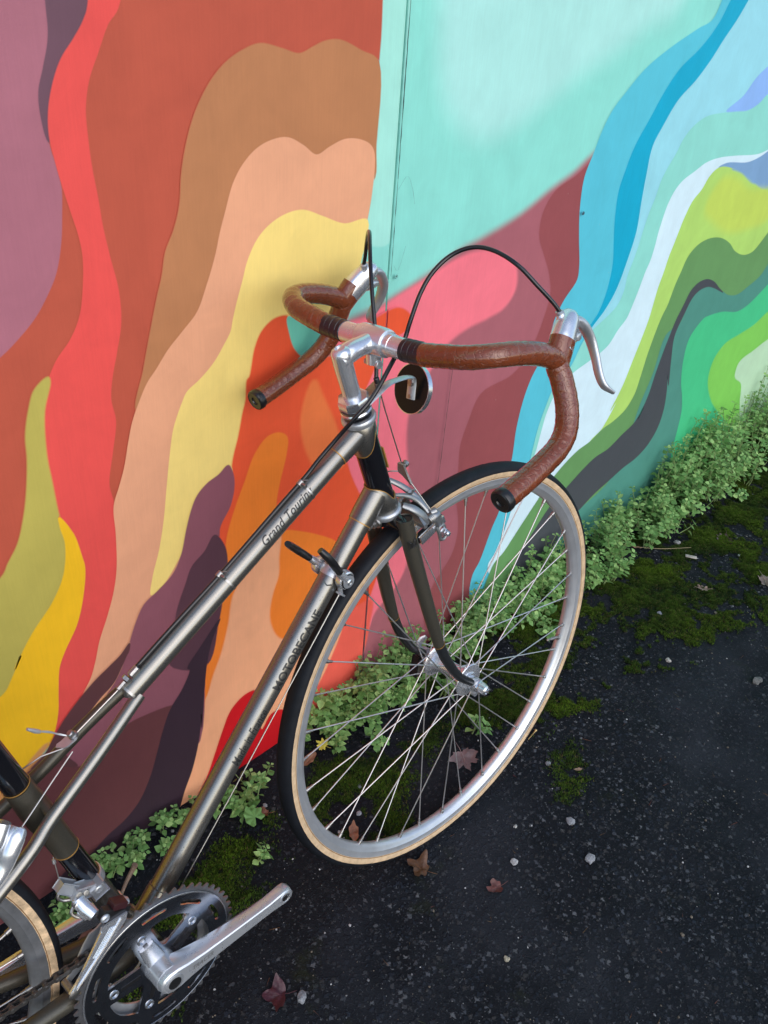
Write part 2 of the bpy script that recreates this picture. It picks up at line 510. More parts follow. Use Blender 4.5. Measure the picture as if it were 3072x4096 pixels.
MURAL = [
 ("AFE8DF",63.5,[(771,1617),(776,1186),(784,1136),(800,1102),(838,1072),(875,1061),(926,1070),(989,1093),(1071,1127),(1165,1157),(1262,1194),(1332,1214),(1345,1607)]),
 ("A8E8D8",5.0,[(628,1619),(630,1220),(633,1178),(634,1105),(634,1041),(631,958),(627,923),(673,910),(675,968),(677,1049),(679,1122),(680,1190),(674,1618)]),
 ("AA626B",21.1,[(1186,962),(1119,936),(1063,918),(985,888),(901,868),(829,854),(773,834),(707,817),(665,807),(590,795),(572,777),(609,-60),(1366,-614),(1314,494),(1226,784),(1210,925)]),
 ("984E51",3.4,[(1187,959),(1126,937),(1071,919),(1048,890),(1047,851),(1071,811),(1096,773),(1113,726),(1105,684),(1092,647),(1070,611),(1030,587),(943,575),(917,523),(904,482),(907,433),(915,352),(927,306),(932,262),(923,218),(898,187),(873,159),(864,58),(1146,-107),(1303,555),(1244,780),(1219,924)]),
 ("F97A88",11.3,[(580,793),(640,800),(702,817),(768,832),(823,846),(868,851),(917,844),(961,825),(991,798),(996,764),(976,741),(935,732),(883,727),(845,717),(816,702),(799,681),(749,610),(745,577),(749,532),(756,493),(764,439),(780,285),(777,256),(765,234),(747,217),(725,203),(704,188),(689,164),(677,142),(665,107),(664,43),(613,9),(553,50),(574,344),(591,590)]),
 ("58C4D7",2.0,[(1514,1831),(1499,1226),(1494,1194),(1478,1164),(1431,1150),(1349,1124),(1280,1095),(1237,1065),(1202,1036),(1182,1005),(1168,969),(1154,933),(1158,876),(1174,818),(1191,767),(1193,737),(1162,705),(1143,674),(1134,635),(1121,597),(1098,561),(1084,521),(1076,459),(1078,386),(1066,269),(1047,224),(1022,149),(1004,120),(1010,47),(1146,-107),(1451,-113),(5602,-715),(1954,2024)]),
 ("06AACC",1.6,[(1599,1837),(1556,1224),(1527,1193),(1507,1161),(1483,1137),(1450,1114),(1400,1088),(1364,1054),(1332,1010),(1300,966),(1284,924),(1276,888),(1283,836),(1296,790),(1309,747),(1311,711),(1306,675),(1294,646),(1268,615),(1284,611),(1370,599),(1567,715),(1592,1061),(1726,1213),(1711,1844)]),
 ("99DBE7",1.7,[(1649,1840),(1618,1219),(1596,1191),(1573,1162),(1536,1126),(1506,1094),(1467,1062),(1418,1032),(1384,991),(1363,958),(1363,908),(1367,855),(1373,795),(1363,741),(1344,682),(1317,646),(1275,612),(1263,594),(1332,575),(1483,678),(1973,815),(2401,999),(2118,1871)]),
 ("8FB9F2",1.8,[(1621,993),(1680,1017),(1715,1047),(1757,1067),(1850,1100),(1905,1022),(1794,1009),(1761,992),(1720,985)]),
 ("90DBCD",2.2,[(2235,1012),(1905,1022),(1793,1011),(1760,994),(1720,985),(1658,988),(1603,991),(1541,990),(1498,976),(1473,957),(1459,934),(1437,907),(1424,885),(1417,855),(1406,826),(1399,796),(1395,771),(1388,740),(1377,706),(1376,673),(1362,645),(1326,626),(1286,611),(1260,595),(1229,544),(1181,510),(1164,470),(1153,431),(1146,364),(1146,286),(1342,238),(1645,527),(2990,504)]),
 ("D6EEF6",1.4,[(2019,906),(1873,888),(1826,884),(1712,895),(1642,900),(1590,897),(1553,886),(1508,872),(1486,855),(1472,831),(1465,803),(1461,777),(1460,750),(1455,720),(1445,697),(1437,668),(1428,641),(1412,604),(1387,584),(1363,558),(1334,546),(1291,537),(1238,525),(1191,494),(1173,458),(1166,418),(1154,357),(1129,337),(1103,227),(1088,182),(1071,145),(1054,122),(1105,46),(1327,-48),(1714,378),(2990,504)]),
 ("7FA5CB",1.9,[(2026,897),(1910,891),(1875,885),(1843,877),(1785,872),(1684,884),(1651,879),(1748,853),(1812,827),(1879,799),(1941,784),(2129,754)]),
 ("B3DA6E",1.5,[(2114,776),(1934,794),(1875,806),(1806,836),(1744,861),(1654,879),(1622,866),(1602,842),(1574,822),(1557,792),(1548,766),(1540,740),(1531,713),(1525,680),(1517,649),(1514,620),(1510,579),(1500,541),(1482,486),(1463,429),(1433,375),(1452,392),(1414,336),(1371,314),(1553,225),(3650,196)]),
 ("C3D85E",28.4,[(1686,840),(1651,801),(1695,771),(1782,732),(1876,721),(1977,728),(1950,770),(1831,795),(1750,831)]),
 ("67975C",1.5,[(2129,754),(2072,712),(2010,678),(1982,657),(1952,640),(1906,640),(1848,661),(1807,688),(1752,711),(1693,720),(1645,713),(1616,693),(1603,663),(1592,638),(1586,615),(1580,592),(1565,565),(1544,486),(1536,425),(1528,386),(1503,356),(1460,340),(1415,333),(1374,317),(1329,310),(1287,294),(1244,268),(1155,184),(1131,159),(1103,132),(1077,118),(1067,101),(1057,20),(1860,-232),(5602,-715)]),
 ("4F8F80",2.0,[(2212,640),(2070,586),(2044,560),(1984,542),(1935,533),(1882,544),(1837,566),(1788,587),(1751,598),(1711,595),(1688,582),(1675,559),(1662,527),(1608,512),(1593,421),(1568,349),(1521,166),(1335,100),(1302,42),(1860,-232),(5602,-715)]),
 ("474A50",1.9,[(1847,560),(1819,577),(1780,602),(1736,617),(1695,615),(1672,601),(1657,573),(1641,546),(1621,484),(1606,417),(1597,360),(1575,307),(1588,331),(1562,300),(1518,284),(1463,263),(1411,259),(1364,242),(1319,220),(1265,194),(1213,144),(1163,85),(1155,24),(1260,-40),(1335,87),(1407,126),(1450,144),(1502,157),(1560,172),(1617,180),(1662,201),(1689,234),(1698,278),(1690,334),(1670,392),(1689,358),(1667,432),(1652,500),(1673,551),(1689,580),(1712,594),(1752,596),(1789,585)]),
 ("46C285",2.8,[(2256,579),(2111,522),(2066,502),(2019,485),(1966,480),(1873,502),(1805,509),(1781,508),(1734,471),(1734,412),(1757,343),(1780,304),(1805,245),(1811,186),(1814,131),(1848,24),(2112,-164),(4492,-197)]),
 ("80CB58",6.1,[(2650,488),(2171,430),(2099,408),(2020,401),(1943,393),(1909,361),(1910,310),(1964,233),(2063,152),(2249,37),(5012,-395)]),
 ("BCDDB8",4.8,[(2936,345),(2235,331),(2154,319),(2077,304),(2078,266),(2139,223),(2177,147),(2269,30),(5012,-395)]),
 ("BE5640",2.3,[(624,2079),(629,1397),(630,1233),(631,1220),(632,1180),(631,1153),(633,1050),(631,987),(625,951),(617,895),(609,871),(593,832),(552,824),(483,845),(460,847),(439,835),(353,498),(23,547),(-1046,648),(21,1939)]),
 ("AD6B79",1.4,[(203,1981),(193,1340),(191,1234),(186,1197),(178,1166),(173,1140),(173,1111),(177,1087),(180,1067),(176,1033),(171,1006),(161,976),(148,955),(131,934),(111,917),(87,901),(52,886),(-542,892),(21,1939)]),
 ("6F4D5A",1.4,[(198,1980),(189,1234),(187,1203),(178,1177),(170,1156),(169,1132),(173,1110),(178,1108),(194,1138),(208,1164),(230,1212),(243,1232),(258,1994)]),
 ("EA534D",1.5,[(258,1994),(233,1232),(226,1216),(213,1200),(198,1184),(187,1165),(178,1140),(175,1115),(178,1089),(182,1065),(188,1036),(193,1012),(195,988),(190,950),(182,921),(168,898),(148,878),(136,860),(116,823),(104,747),(102,677),(92,568),(58,370),(48,308),(63,317),(75,338),(108,364),(127,390),(138,416),(149,450),(165,485),(180,520),(190,557),(194,612),(195,662),(192,693),(202,736),(211,777),(208,808),(213,836),(223,868),(232,902),(233,940),(227,979),(222,1015),(220,1046),(217,1077),(216,1108),(217,1136),(224,1162),(238,1188),(251,1211),(267,1231),(287,2001)]),
 ("BDAF55",2.9,[(134,860),(117,850),(107,829),(98,798),(95,767),(86,720),(77,689),(65,659),(49,637),(37,621),(-109,578),(-725,488),(-1,412),(30,435),(61,482),(123,551),(128,609),(120,673),(118,727),(117,765),(123,821),(135,854)]),
 ("F8C020",1.8,[(120,673),(135,640),(141,603),(143,581),(132,529),(119,495),(98,463),(86,439),(79,403),(72,359),(60,324),(44,302),(45,310),(16,283),(-13,252),(-102,247),(-756,221),(-805,411),(-189,454),(4,439),(23,460),(40,491),(28,472),(34,481),(60,516),(94,551),(114,585),(123,631),(120,658)]),
 ("D9975C",6.4,[(48,313),(31,293),(5,268),(-20,246),(-112,240),(-587,201),(-480,269),(-129,258),(-4,276),(27,301)]),
 ("BB7D53",1.9,[(630,1151),(599,1166),(562,1180),(538,1180),(520,1175),(499,1169),(472,1176),(441,1183),(417,1178),(393,1167),(373,1151),(356,1130),(345,1111),(335,1086),(327,1056),(322,1022),(312,995),(299,972),(292,945),(283,920),(273,889),(264,860),(256,833),(241,781),(268,772),(330,821),(411,962),(528,1015),(632,1003),(634,1050)]),
 ("EAA781",1.3,[(632,1038),(624,1051),(602,1061),(576,1064),(551,1058),(529,1051),(507,1065),(483,1077),(461,1078),(435,1071),(413,1055),(398,1035),(386,1005),(377,981),(368,952),(354,919),(338,888),(315,868),(292,849),(273,828),(260,815),(249,798),(234,769),(225,741),(216,709),(206,684),(195,658),(193,613),(188,558),(179,521),(165,485),(149,450),(138,416),(127,390),(108,364),(92,330),(169,317),(259,384),(359,644),(406,816),(576,896),(620,922),(625,951),(631,987)]),
 ("FADB80",1.4,[(626,951),(582,954),(542,971),(508,985),(480,985),(453,976),(433,961),(417,936),(409,913),(399,886),(392,864),(388,849),(376,832),(359,812),(336,795),(316,784),(308,772),(292,738),(284,704),(275,655),(266,603),(254,555),(241,518),(235,486),(243,487),(251,491),(264,502),(287,530),(309,558),(336,597),(358,612),(384,634),(402,652),(415,687),(429,736),(438,785),(447,805),(468,824),(489,836),(552,824),(593,832),(613,874),(617,895)]),
 ("F7AE82",6.1,[(313,299),(443,378),(606,290),(573,70),(497,-77),(323,-143),(227,-20),(212,148)]),
 ("F25A33",3.4,[(483,845),(460,847),(439,835),(427,814),(417,774),(413,771),(410,742),(404,722),(396,689),(385,654),(379,612),(371,581),(350,547),(339,482),(342,280),(495,183),(623,70),(646,122),(700,278),(753,396),(646,480),(633,502),(614,545),(606,574),(605,624),(635,675),(657,715),(665,747),(726,763),(735,774),(723,791),(701,803),(677,802),(627,789),(574,762),(511,778),(496,803),(483,841)]),
 ("F67C42",9.6,[(513,669),(554,569),(601,563),(580,633),(547,703),(533,730)]),
 ("F46352",7.7,[(639,222),(609,171),(569,106),(544,56),(529,44),(491,38),(583,-28),(644,31),(678,107),(687,164),(689,224)]),
 ("72CDB4",2.5,[(483,844),(502,837),(552,809),(581,786),(549,776),(526,775),(514,776),(496,795),(487,819)]),
 ("F8832C",4.0,[(363,479),(371,529),(388,574),(405,609),(423,647),(446,668),(468,667),(482,654),(480,626),(468,583),(461,547),(463,495),(492,479),(539,450),(589,411),(612,379),(606,290),(550,237),(495,212),(390,250),(341,254),(308,220),(311,258),(320,300),(336,347),(352,398)]),
 ("F7AE82",6.0,[(468,493),(465,437),(464,402),(453,373),(445,331),(450,296),(468,260),(495,247),(516,262),(554,308),(604,313),(621,225),(583,127),(526,37),(497,-77),(291,54),(285,115),(305,160),(318,214),(332,260),(351,302),(367,355),(378,408),(400,436),(434,457)]),
 ("8F5561",1.9,[(375,649),(359,640),(338,633),(321,620),(310,600),(300,571),(289,533),(273,506),(247,489),(222,476),(205,449),(192,419),(167,368),(122,324),(67,284),(190,106),(285,115),(320,300),(365,468),(355,545),(376,579),(384,609),(383,631)]),
 ("5A3944",1.9,[(346,540),(362,515),(367,485),(364,459),(347,376),(320,295),(255,336),(267,403),(276,441),(291,474),(305,503),(328,519)]),
 ("5E393C",1.5,[(192,420),(175,406),(154,395),(134,385),(109,368),(84,347),(62,323),(43,299),(16,283),(4,261),(45,202),(85,235),(71,278),(89,307),(105,321),(135,346),(160,362),(185,400),(189,405)]),
 ("683A3D",2.2,[(155,262),(141,248),(115,236),(88,235),(67,250),(41,270),(16,283),(-16,254),(-756,221),(-1182,-37),(18,-207),(209,-85),(261,113),(270,236),(205,262)]),
 ("392733",1.6,[(349,377),(331,340),(320,300),(313,256),(307,204),(302,162),(304,195),(296,145),(288,110),(276,73),(259,35),(245,-6),(221,-71),(3,-81),(24,21),(76,30),(83,31),(114,48),(145,58),(174,79),(198,118),(216,165),(230,206),(247,244),(273,275),(288,305),(284,312),(308,338)]),
 ("D0131D",1.3,[(414,174),(391,178),(363,162),(343,123),(326,81),(308,38),(287,2),(276,-28),(366,-123),(475,-55),(488,36),(475,83),(449,90),(428,65),(421,117),(424,152)]),
]

# ------------------------------------------------------------------ ground
WY = 0.32555                       # front face of the wall
G1, G2 = (1.731, -0.076), (1.15, -0.205)   # edge of the asphalt patch

def gz(x, y):
    z = 0.0015 + 0.0035 * noise.noise(Vector((x * 3.1, y * 3.1, 0.3))) + 0.0018 * noise.noise(Vector((x * 11, y * 11, 4.2)))
    dx, dy = G2[0] - G1[0], G2[1] - G1[1]
    L = math.hypot(dx, dy)
    s = ((x - G1[0]) * dy - (y - G1[1]) * dx) / L + 0.02 * noise.noise(Vector((x * 5, y * 5, 9)))
    z -= 0.006 / (1 + math.exp(-max(-30, min(30, -s / 0.006))))
    return z

def asphalt():
    m = bpy.data.materials.new('damp_asphalt')
    m.use_nodes = True
    t = m.node_tree
    b = t.nodes['Principled BSDF']
    tc = nd(t, 'ShaderNodeTexCoord')
    # jitter the coordinates so that the stones come out irregular
    wn = nd(t, 'ShaderNodeTexNoise'); wn.inputs['Scale'].default_value = 170; wn.inputs['Detail'].default_value = 2
    t.links.new(tc.outputs['Object'], wn.inputs['Vector'])
    ws = nd(t, 'ShaderNodeVectorMath', operation='SCALE'); ws.inputs['Scale'].default_value = 0.0085
    t.links.new(wn.outputs['Color'], ws.inputs[0])
    warp = nd(t, 'ShaderNodeVectorMath', operation='ADD')
    t.links.new(tc.outputs['Object'], warp.inputs[0]); t.links.new(ws.outputs['Vector'], warp.inputs[1])
    def vor(scale, feature='F1'):
        v = nd(t, 'ShaderNodeTexVoronoi', feature=feature)
        v.inputs['Scale'].default_value = scale
        v.distance = 'MINKOWSKI'; v.inputs['Exponent'].default_value = 0.85
        t.links.new(warp.outputs['Vector'], v.inputs['Vector'])
        return v
    def noi(scale, det=5, rough=0.6):
        n = nd(t, 'ShaderNodeTexNoise')
        n.inputs['Scale'].default_value = scale; n.inputs['Detail'].default_value = det; n.inputs['Roughness'].default_value = rough
        t.links.new(tc.outputs['Object'], n.inputs['Vector'])
        return n
    def mrange(src, a, b_, c, d):
        r = nd(t, 'ShaderNodeMapRange')
        for k, v in zip(('From Min', 'From Max', 'To Min', 'To Max'), (a, b_, c, d)): r.inputs[k].default_value = v
        t.links.new(src, r.inputs['Value'])
        return r.outputs['Result']
    def math_(op, a, b_):
        n = nd(t, 'ShaderNodeMath', operation=op)
        for i, q in enumerate((a, b_)):
            if isinstance(q, (int, float)): n.inputs[i].default_value = q
            else: t.links.new(q, n.inputs[i])
        return n.outputs[0]
    def mix(f, a, b_):
        n = nd(t, 'ShaderNodeMix', data_type='RGBA')
        for k, q in (('Factor', f), ('A', a), ('B', b_)):
            if isinstance(q, tuple): n.inputs[k].default_value = (*q, 1)
            elif isinstance(q, float): n.inputs[k].default_value = q
            else: t.links.new(q, n.inputs[k])
        return n.outputs['Result']
    v1, v2 = vor(120), vor(260)
    big, mid, fine = noi(1.7), noi(9), noi(420, 3)
    wear = mrange(big.outputs['Fac'], 0.36, 0.58, 0.15, 1.0)           # where the stones show
    sx = nd(t, 'ShaderNodeSeparateColor'); t.links.new(v1.outputs['Color'], sx.inputs[0])
    s2 = nd(t, 'ShaderNodeSeparateColor'); t.links.new(v2.outputs['Color'], s2.inputs[0])
    stone1 = math_('MULTIPLY', mrange(v1.outputs['Distance'], 0.85, 0.55, 0, 1), mrange(sx.outputs[0], 0.15, 0.4, 0.1, 1))
    stone2 = math_('MULTIPLY', mrange(v2.outputs['Distance'], 0.75, 0.45, 0, 1), mrange(s2.outputs[0], 0.35, 0.55, 0, 1))
    base = mix(mrange(mid.outputs['Fac'], 0.3, 0.7, 0, 1), (0.0054, 0.0062, 0.0080), (0.0112, 0.0128, 0.0162))
    ramp = nd(t, 'ShaderNodeValToRGB')
    e = ramp.color_ramp.elements
    e[0].color = (0.009, 0.011, 0.015, 1); e[1].color = (0.13, 0.135, 0.14, 1); e[1].position = 1.0
    for p, c in ((0.45, (0.021, 0.026, 0.036)), (0.7, (0.038, 0.036, 0.035)), (0.9, (0.066, 0.073, 0.086))):
        q = e.new(p); q.color = (*c, 1)
    t.links.new(sx.outputs[1], ramp.inputs['Fac'])
    ramp2 = nd(t, 'ShaderNodeValToRGB')
    e = ramp2.color_ramp.elements
    e[0].color = (0.008, 0.010, 0.014, 1); e[1].color = (0.13, 0.135, 0.14, 1)
    q = e.new(0.85); q.color = (0.034, 0.038, 0.046, 1)
    t.links.new(s2.outputs[1], ramp2.inputs['Fac'])
    c = mix(math_('MULTIPLY', stone2, mrange(wear, 0, 1, 0.45, 1)), base, ramp2.outputs['Color'])
    c = mix(math_('MULTIPLY', stone1, wear), c, ramp.outputs['Color'])
    worn = noi(2.6, 8, 0.66)
    c = mix(mrange(worn.outputs['Fac'], 0.50, 0.66, 0.0, 0.55), c, (0.027, 0.030, 0.037))
    algae = noi(6.5, 6, 0.7)
    c = mix(mrange(algae.outputs['Fac'], 0.6, 0.72, 0.0, 0.55), c, (0.022, 0.027, 0.010))
    t.links.new(c, b.inputs['Base Color'])
    t.links.new(mrange(mid.outputs['Fac'], 0.3, 0.7, 0.5, 0.78), b.inputs['Roughness'])
    b.inputs['Specular IOR Level'].default_value = 0.09
    h = math_('ADD', math_('MULTIPLY', stone1, wear), math_('MULTIPLY', stone2, 0.45))
    h = math_('ADD', h, math_('MULTIPLY', fine.outputs['Fac'], 0.7))
    bp = nd(t, 'ShaderNodeBump'); bp.inputs['Strength'].default_value = 0.8; bp.inputs['Distance'].default_value = 0.0022
    t.links.new(h, bp.inputs['Height']); t.links.new(bp.outputs['Normal'], b.inputs['Normal'])
    return m
ASPH = asphalt()

def build_ground():
    xs = [-60, -20, -6, -2.0] + list(np.arange(-0.9, 3.5, 0.016)) + [4.2, 6, 20, 60]
    ys = [-60, -20, -6, -2.5] + list(np.arange(-1.1, 0.33, 0.016)) + [0.33, 0.45]
    V, F = [], []
    for y in ys:
        for x in xs:
            V.append((x, y, gz(x, y)))
    n = len(xs)
    for j in range(len(ys) - 1):
        for i in range(n - 1):
            F.append((j * n + i, j * n + i + 1, (j + 1) * n + i + 1, (j + 1) * n + i))
    g = obj('ground', (V, F), ASPH, None, 180)
    tag(g, 'dark damp asphalt ground in front of the painted wall', 'ground', kind='structure')
build_ground()

# ------------------------------------------------------------------ painted wall
PAINT = wall_paint()
ALB = 0.92
wall = empty('painted_wall', (0, 0, 0))
tag(wall, 'plywood wall painted with a mural of wavy colour bands, bicycle leaning on it', 'wall')
core = MB().add(box((2.0, WY + 0.09, 1.25), (1, 0, 0), (0, 1, 0), (0, 0, 1), 4.6, 0.06, 1.25))
put('wall_core', core.mesh('wall_core', material('dark_backing_board', (0.03, 0.03, 0.03), 0.9), 0), wall)

WOOD = material('mint_primer_board', tuple(c * ALB for c in lin('8FDFD0')), 0.58, 0.0, (7, 0.05), (520, 0.25), bdist=0.0008)
def in_poly(poly, X):
    """which of the points X lie inside the polygon"""
    x, y = X[:, 0][:, None], X[:, 1][:, None]
    x1, y1 = poly[:, 0], poly[:, 1]
    x2, y2 = np.roll(x1, -1), np.roll(y1, -1)
    dy = np.where(np.abs(y2 - y1) < 1e-12, 1e-12, y2 - y1)
    hit = ((y1 > y) != (y2 > y)) & (x < (x2 - x1) * (y - y1) / dy + x1)
    return hit.sum(1) % 2 == 1

MURAL.insert(0, ('8FDFD0', .5, [(-1890, -5), (3000, -5), (6000, -5), (6000, 2480), (3000, 2480), (-1890, 2480)]))

def mural_layers():
    """every painted band as a thin coat of paint: a flat polygon whose sprayed edge blends into the coat below"""
    tri = []
    done = []
    base = np.array(lin('8FDFD0')) * ALB
    for k, (hx, fe, pts) in enumerate(MURAL):
        col = np.array(lin(hx)) * ALB
        Q = []
        for p in spline2([(a / 1000.0, b_ / 1000.0) for a, b_ in pts], 6):
            if not Q or np.linalg.norm(p - Q[-1]) > 0.0012: Q.append(p)
        P = np.array(Q)
        n = len(P)
        nx = np.roll(P, -1, 0)
        sg = 1 if np.sum(P[:, 0] * nx[:, 1] - nx[:, 0] * P[:, 1]) > 0 else -1
        T = nx - np.roll(P, 1, 0)
        T /= np.maximum(np.linalg.norm(T, axis=1), 1e-9)[:, None]
        Nn = sg * np.stack([T[:, 1], -T[:, 0]], 1)
        depth = WY - 0.0004 - 0.00012 * k
        rings, cols = [], []
        steps = (0, .5, 1) if fe < 4 else (0, .2, .4, .6, .8, 1)
        for t in steps:
            R = P + Nn * (fe / 1000.0) * t
            under = np.tile(base, (n, 1))
            for pp, pc, pf in done:
                ins = in_poly(pp, R)
                if pf > .005:                                  # soft edge of the coat below
                    a, b_ = pp, np.roll(pp, -1, 0)
                    d = b_ - a
                    tt_ = np.clip(((R[:, None, :] - a) * d).sum(2) / np.maximum((d * d).sum(1), 1e-12), 0, 1)
                    ds = np.linalg.norm(R[:, None, :] - (a + tt_[:, :, None] * d), axis=2).min(1) / pf
                    q = np.clip(ds, 0, 1); q = np.where(ins, 0, q * q * (3 - 2 * q))[:, None]
                    under = pc * (1 - q) + under * q
                else:
                    under[ins] = pc
            w = t * t * (3 - 2 * t)
            rings.append(R); cols.append(col * (1 - w) + under * w)
        for t in tessellate_polygon([[Vector((p[0], p[1], 0)) for p in P]]):
            tri.append((depth, [(P[i][0], P[i][1], *col) for i in t]))
        for a in range(len(steps) - 1):
            for i in range(n):
                j = (i + 1) % n
                q = [(*rings[a][i], *cols[a][i]), (*rings[a][j], *cols[a][j]), (*rings[a + 1][j], *cols[a + 1][j]), (*rings[a + 1][i], *cols[a + 1][i])]
                tri.append((depth, [q[0], q[1], q[2]])); tri.append((depth, [q[0], q[2], q[3]]))
        done.append((P, col, fe / 1000.0))
    return tri
LAYERS = mural_layers()
SEAM = 0.6785
for x0, x1 in ((-1.9, SEAM - 0.0013), (SEAM + 0.0013, 3.3), (3.3026, 6.0)):
    pn = MB().add(box(((x0 + x1) / 2, WY + 0.008, 1.25), (1, 0, 0), (0, 1, 0), (0, 0, 1), (x1 - x0) / 2, 0.008, 1.25, 0.0006))
    panel = put('wall_panel', pn.mesh('wall_panel', WOOD, 30), wall)
    b = MB()
    for depth, P in LAYERS:
        if max(p[0] for p in P) < x0 or min(p[0] for p in P) > x1: continue
        q = clip_poly(clip_poly(clip_poly(P, 0, x0 + 0.0005, True), 0, x1 - 0.0005, False), 1, -0.01, True)
        if len(q) < 3: continue
        o = len(b.v)
        A = sum(q[i][0] * q[(i + 1) % len(q)][1] - q[(i + 1) % len(q)][0] * q[i][1] for i in range(len(q)))
        b.v += [(p[0], depth, p[1]) for p in q]
        b.c += [(p[2], p[3], p[4], 1.0) for p in q]
        idx = tuple(range(o, o + len(q)))
        b.f.append(idx if A > 0 else idx[::-1])
    if b.f:
        put('paint', b.mesh('paint', PAINT, 0), panel)
    if x0 > 0.6 and x0 < 1:
        # hairline cracks in the board, and old screw holes
        dark = material('crack_shadow_line', (0.10, 0.05, 0.05), 0.9)
        mint = material('mint_crack_line', (0.16, 0.38, 0.34), 0.9)
        def crack(pts, w, m_):
            cb = MB()
            P = spline(pts, 10)
            yy = WY - 0.0062
            for i, p in enumerate(P):
                ww = w * (0.35 + 0.9 * abs(noise.noise(Vector((p[0] * 60, p[1] * 60, 1)))) * 1.6)
                jx = 0.0008 * noise.noise(Vector((p[1] * 90, 3, 1)))
                cb.v += [(p[0] + jx - ww, yy, p[1]), (p[0] + jx + ww, yy, p[1])]
                if i: cb.f.append((2 * i - 2, 2 * i - 1, 2 * i + 1, 2 * i))
            put('crack', cb.mesh('crack', m_, 0), panel)
        crack([(0.8474, 0.66), (0.8465, 0.58), (0.8450, 0.5), (0.8435, 0.4238), (0.8375, 0.29)], 0.0009, dark)
        seam_ = material('seam_gap_line', (0.035, 0.075, 0.07), 0.9)
        crack([(SEAM + .0002, 1.6), (SEAM, 1.25), (SEAM, 1.1), (SEAM, 1.0)], 0.0013, seam_)
        crack([(SEAM, 1.0), (SEAM, .9), (SEAM - .0002, .86)], 0.0007, seam_)
        crack([(SEAM, .30), (SEAM, .2), (SEAM, .1), (SEAM, .02)], 0.0012, seam_)
        crack([(0.6806, 0.985), (0.6968, 1.0011), (0.709, 0.9836), (0.7171, 0.9592)], 0.0006, mint)
        crack([(0.683, 0.875), (0.690, 0.866), (0.696, 0.872), (0.705, 0.90)], 0.0005, mint)
    for hx_, hz_ in ((0.6643, 0.8596), (0.6664, 0.8468), (0.6902, 0.8562), (1.1635, 0.8689), (0.662, 0.853)):
        if x0 < hx_ < x1:
            h = lathe([(0.0036, 0.0), (0.0030, 0.0010), (0.0020, 0.0006), (0.0012, 0.0001)], (hx_, WY - 0.0056, hz_), (0, -1, 0), 12)
            so = obj('screw_hole', h, material('screw_hole_mint', (0.16, 0.42, 0.37), 0.7) if hx_ < 1 else material('screw_hole_blue', (0.05, 0.14, 0.18), 0.7), panel)
            obj('screw_pit', lathe([(0.0008, 0), (0.0008, 0.0003), (0.0, 0.0003)], (hx_, WY - 0.0060, hz_), (0, -1, 0), 8), MT['bolt'], so)

# ------------------------------------------------------------------ bicycle
# bicycle coordinates: X forward, Y towards the wall, Z up, origin on the ground under the bottom bracket
bike = empty('bicycle')
bike.matrix_world = Matrix(((0.99985, 0.01744, 0.00195, 0), (-0.01755, 0.99367, 0.11093, 0), (0.0, -0.11095, 0.99383, 0), (0, 0, 0, 1)))
tag(bike, 'bronze grey mixte road bicycle with brown taped drop handlebars leaning on the mural wall', 'bicycle')

A0 = np.array([0.53867, 0.0, 0.33327])
U = np.array([-0.28204, 0, 0.95940]); Vf = np.array([0.95936, 0.00977, 0.28202]); Wl = np.array([-0.00937, 0.99995, -0.00276])
cy, sy = math.cos(.035), math.sin(.035)
Vb, Wb = cy * Vf + sy * Wl, -sy * Vf + cy * Wl
def fk(a, b, c): return A0 + a * Vf + b * Wl + c * U          # fork frame
def bar(a, b, c): return A0 + a * Vb + b * Wb + c * U         # handlebar frame
X3, Y3, Z3 = np.eye(3)
BB = np.array([0, 0, 0.2583])
RA = np.array([-0.427, 0, 0.343])
FA = fk(0.0345, 0, 0)

def part(name, vf, mat, parent=None, angle=35, label=None):
    o = obj(name, vf, mat, bike if parent is None else parent, angle)
    if label: o['label'] = label
    return o
def ring(p, d, r, t=.0007, segs=24):
    """thin pinstripe ring round a tube"""
    return lathe([(r, -t), (r + .0004, -t), (r + .0004, t), (r, t)], p, d, segs, True)

# ---- frame tubes
HT_LO, HT_HI = fk(0, 0, .372), fk(0, 0, .513)
tt0 = fk(0, 0, .5018)
tdir = unit(RA - tt0)
SPLIT = tt0 + (RA - tt0) * .4189
dt0, dt1 = BB, fk(0, 0, .408)
ddir = unit(dt1 - dt0)
CAMD = np.array([-.28, -.75, .75])            # rough viewing side of the tubes

top = part('top_tube', [tube(tt0 - U * 0, SPLIT, .0127, 28)], 'bronze')
part('pinstripe', ring(tt0 + tdir * .046, tdir, .0127), 'gold', top)
part('collar', ring(SPLIT - tdir * .001, tdir, .0128, .0014), 'dull', top)
def tt(x):  # point on the axis of the top tube with the given x
    return tt0 + tdir * ((x - tt0[0]) / tdir[0])
text_on_tube('Grand Touring', tt(.2341 + .004), tt(.3015 + .010), .0127, CAMD + np.array([0, 0, -.45]), top, .0125, shear=.35, offset=.014, gap=1.05)
down = part('down_tube', tube(dt0, dt1, .0143, 30), 'bronze')
def dtp(z): return dt0 + ddir * ((z - dt0[2]) / ddir[2])
text_on_tube('MOTOBECANE', dtp(.5165), dtp(.5985), .0143, CAMD + np.array([.30, 0, -.45]), down, .0118, offset=.024, gap=1.02)
text_on_tube('Made in France', dtp(.4385), dtp(.4955), .0143, CAMD + np.array([.30, 0, -.45]), down, .0120, shear=.3, offset=.010)
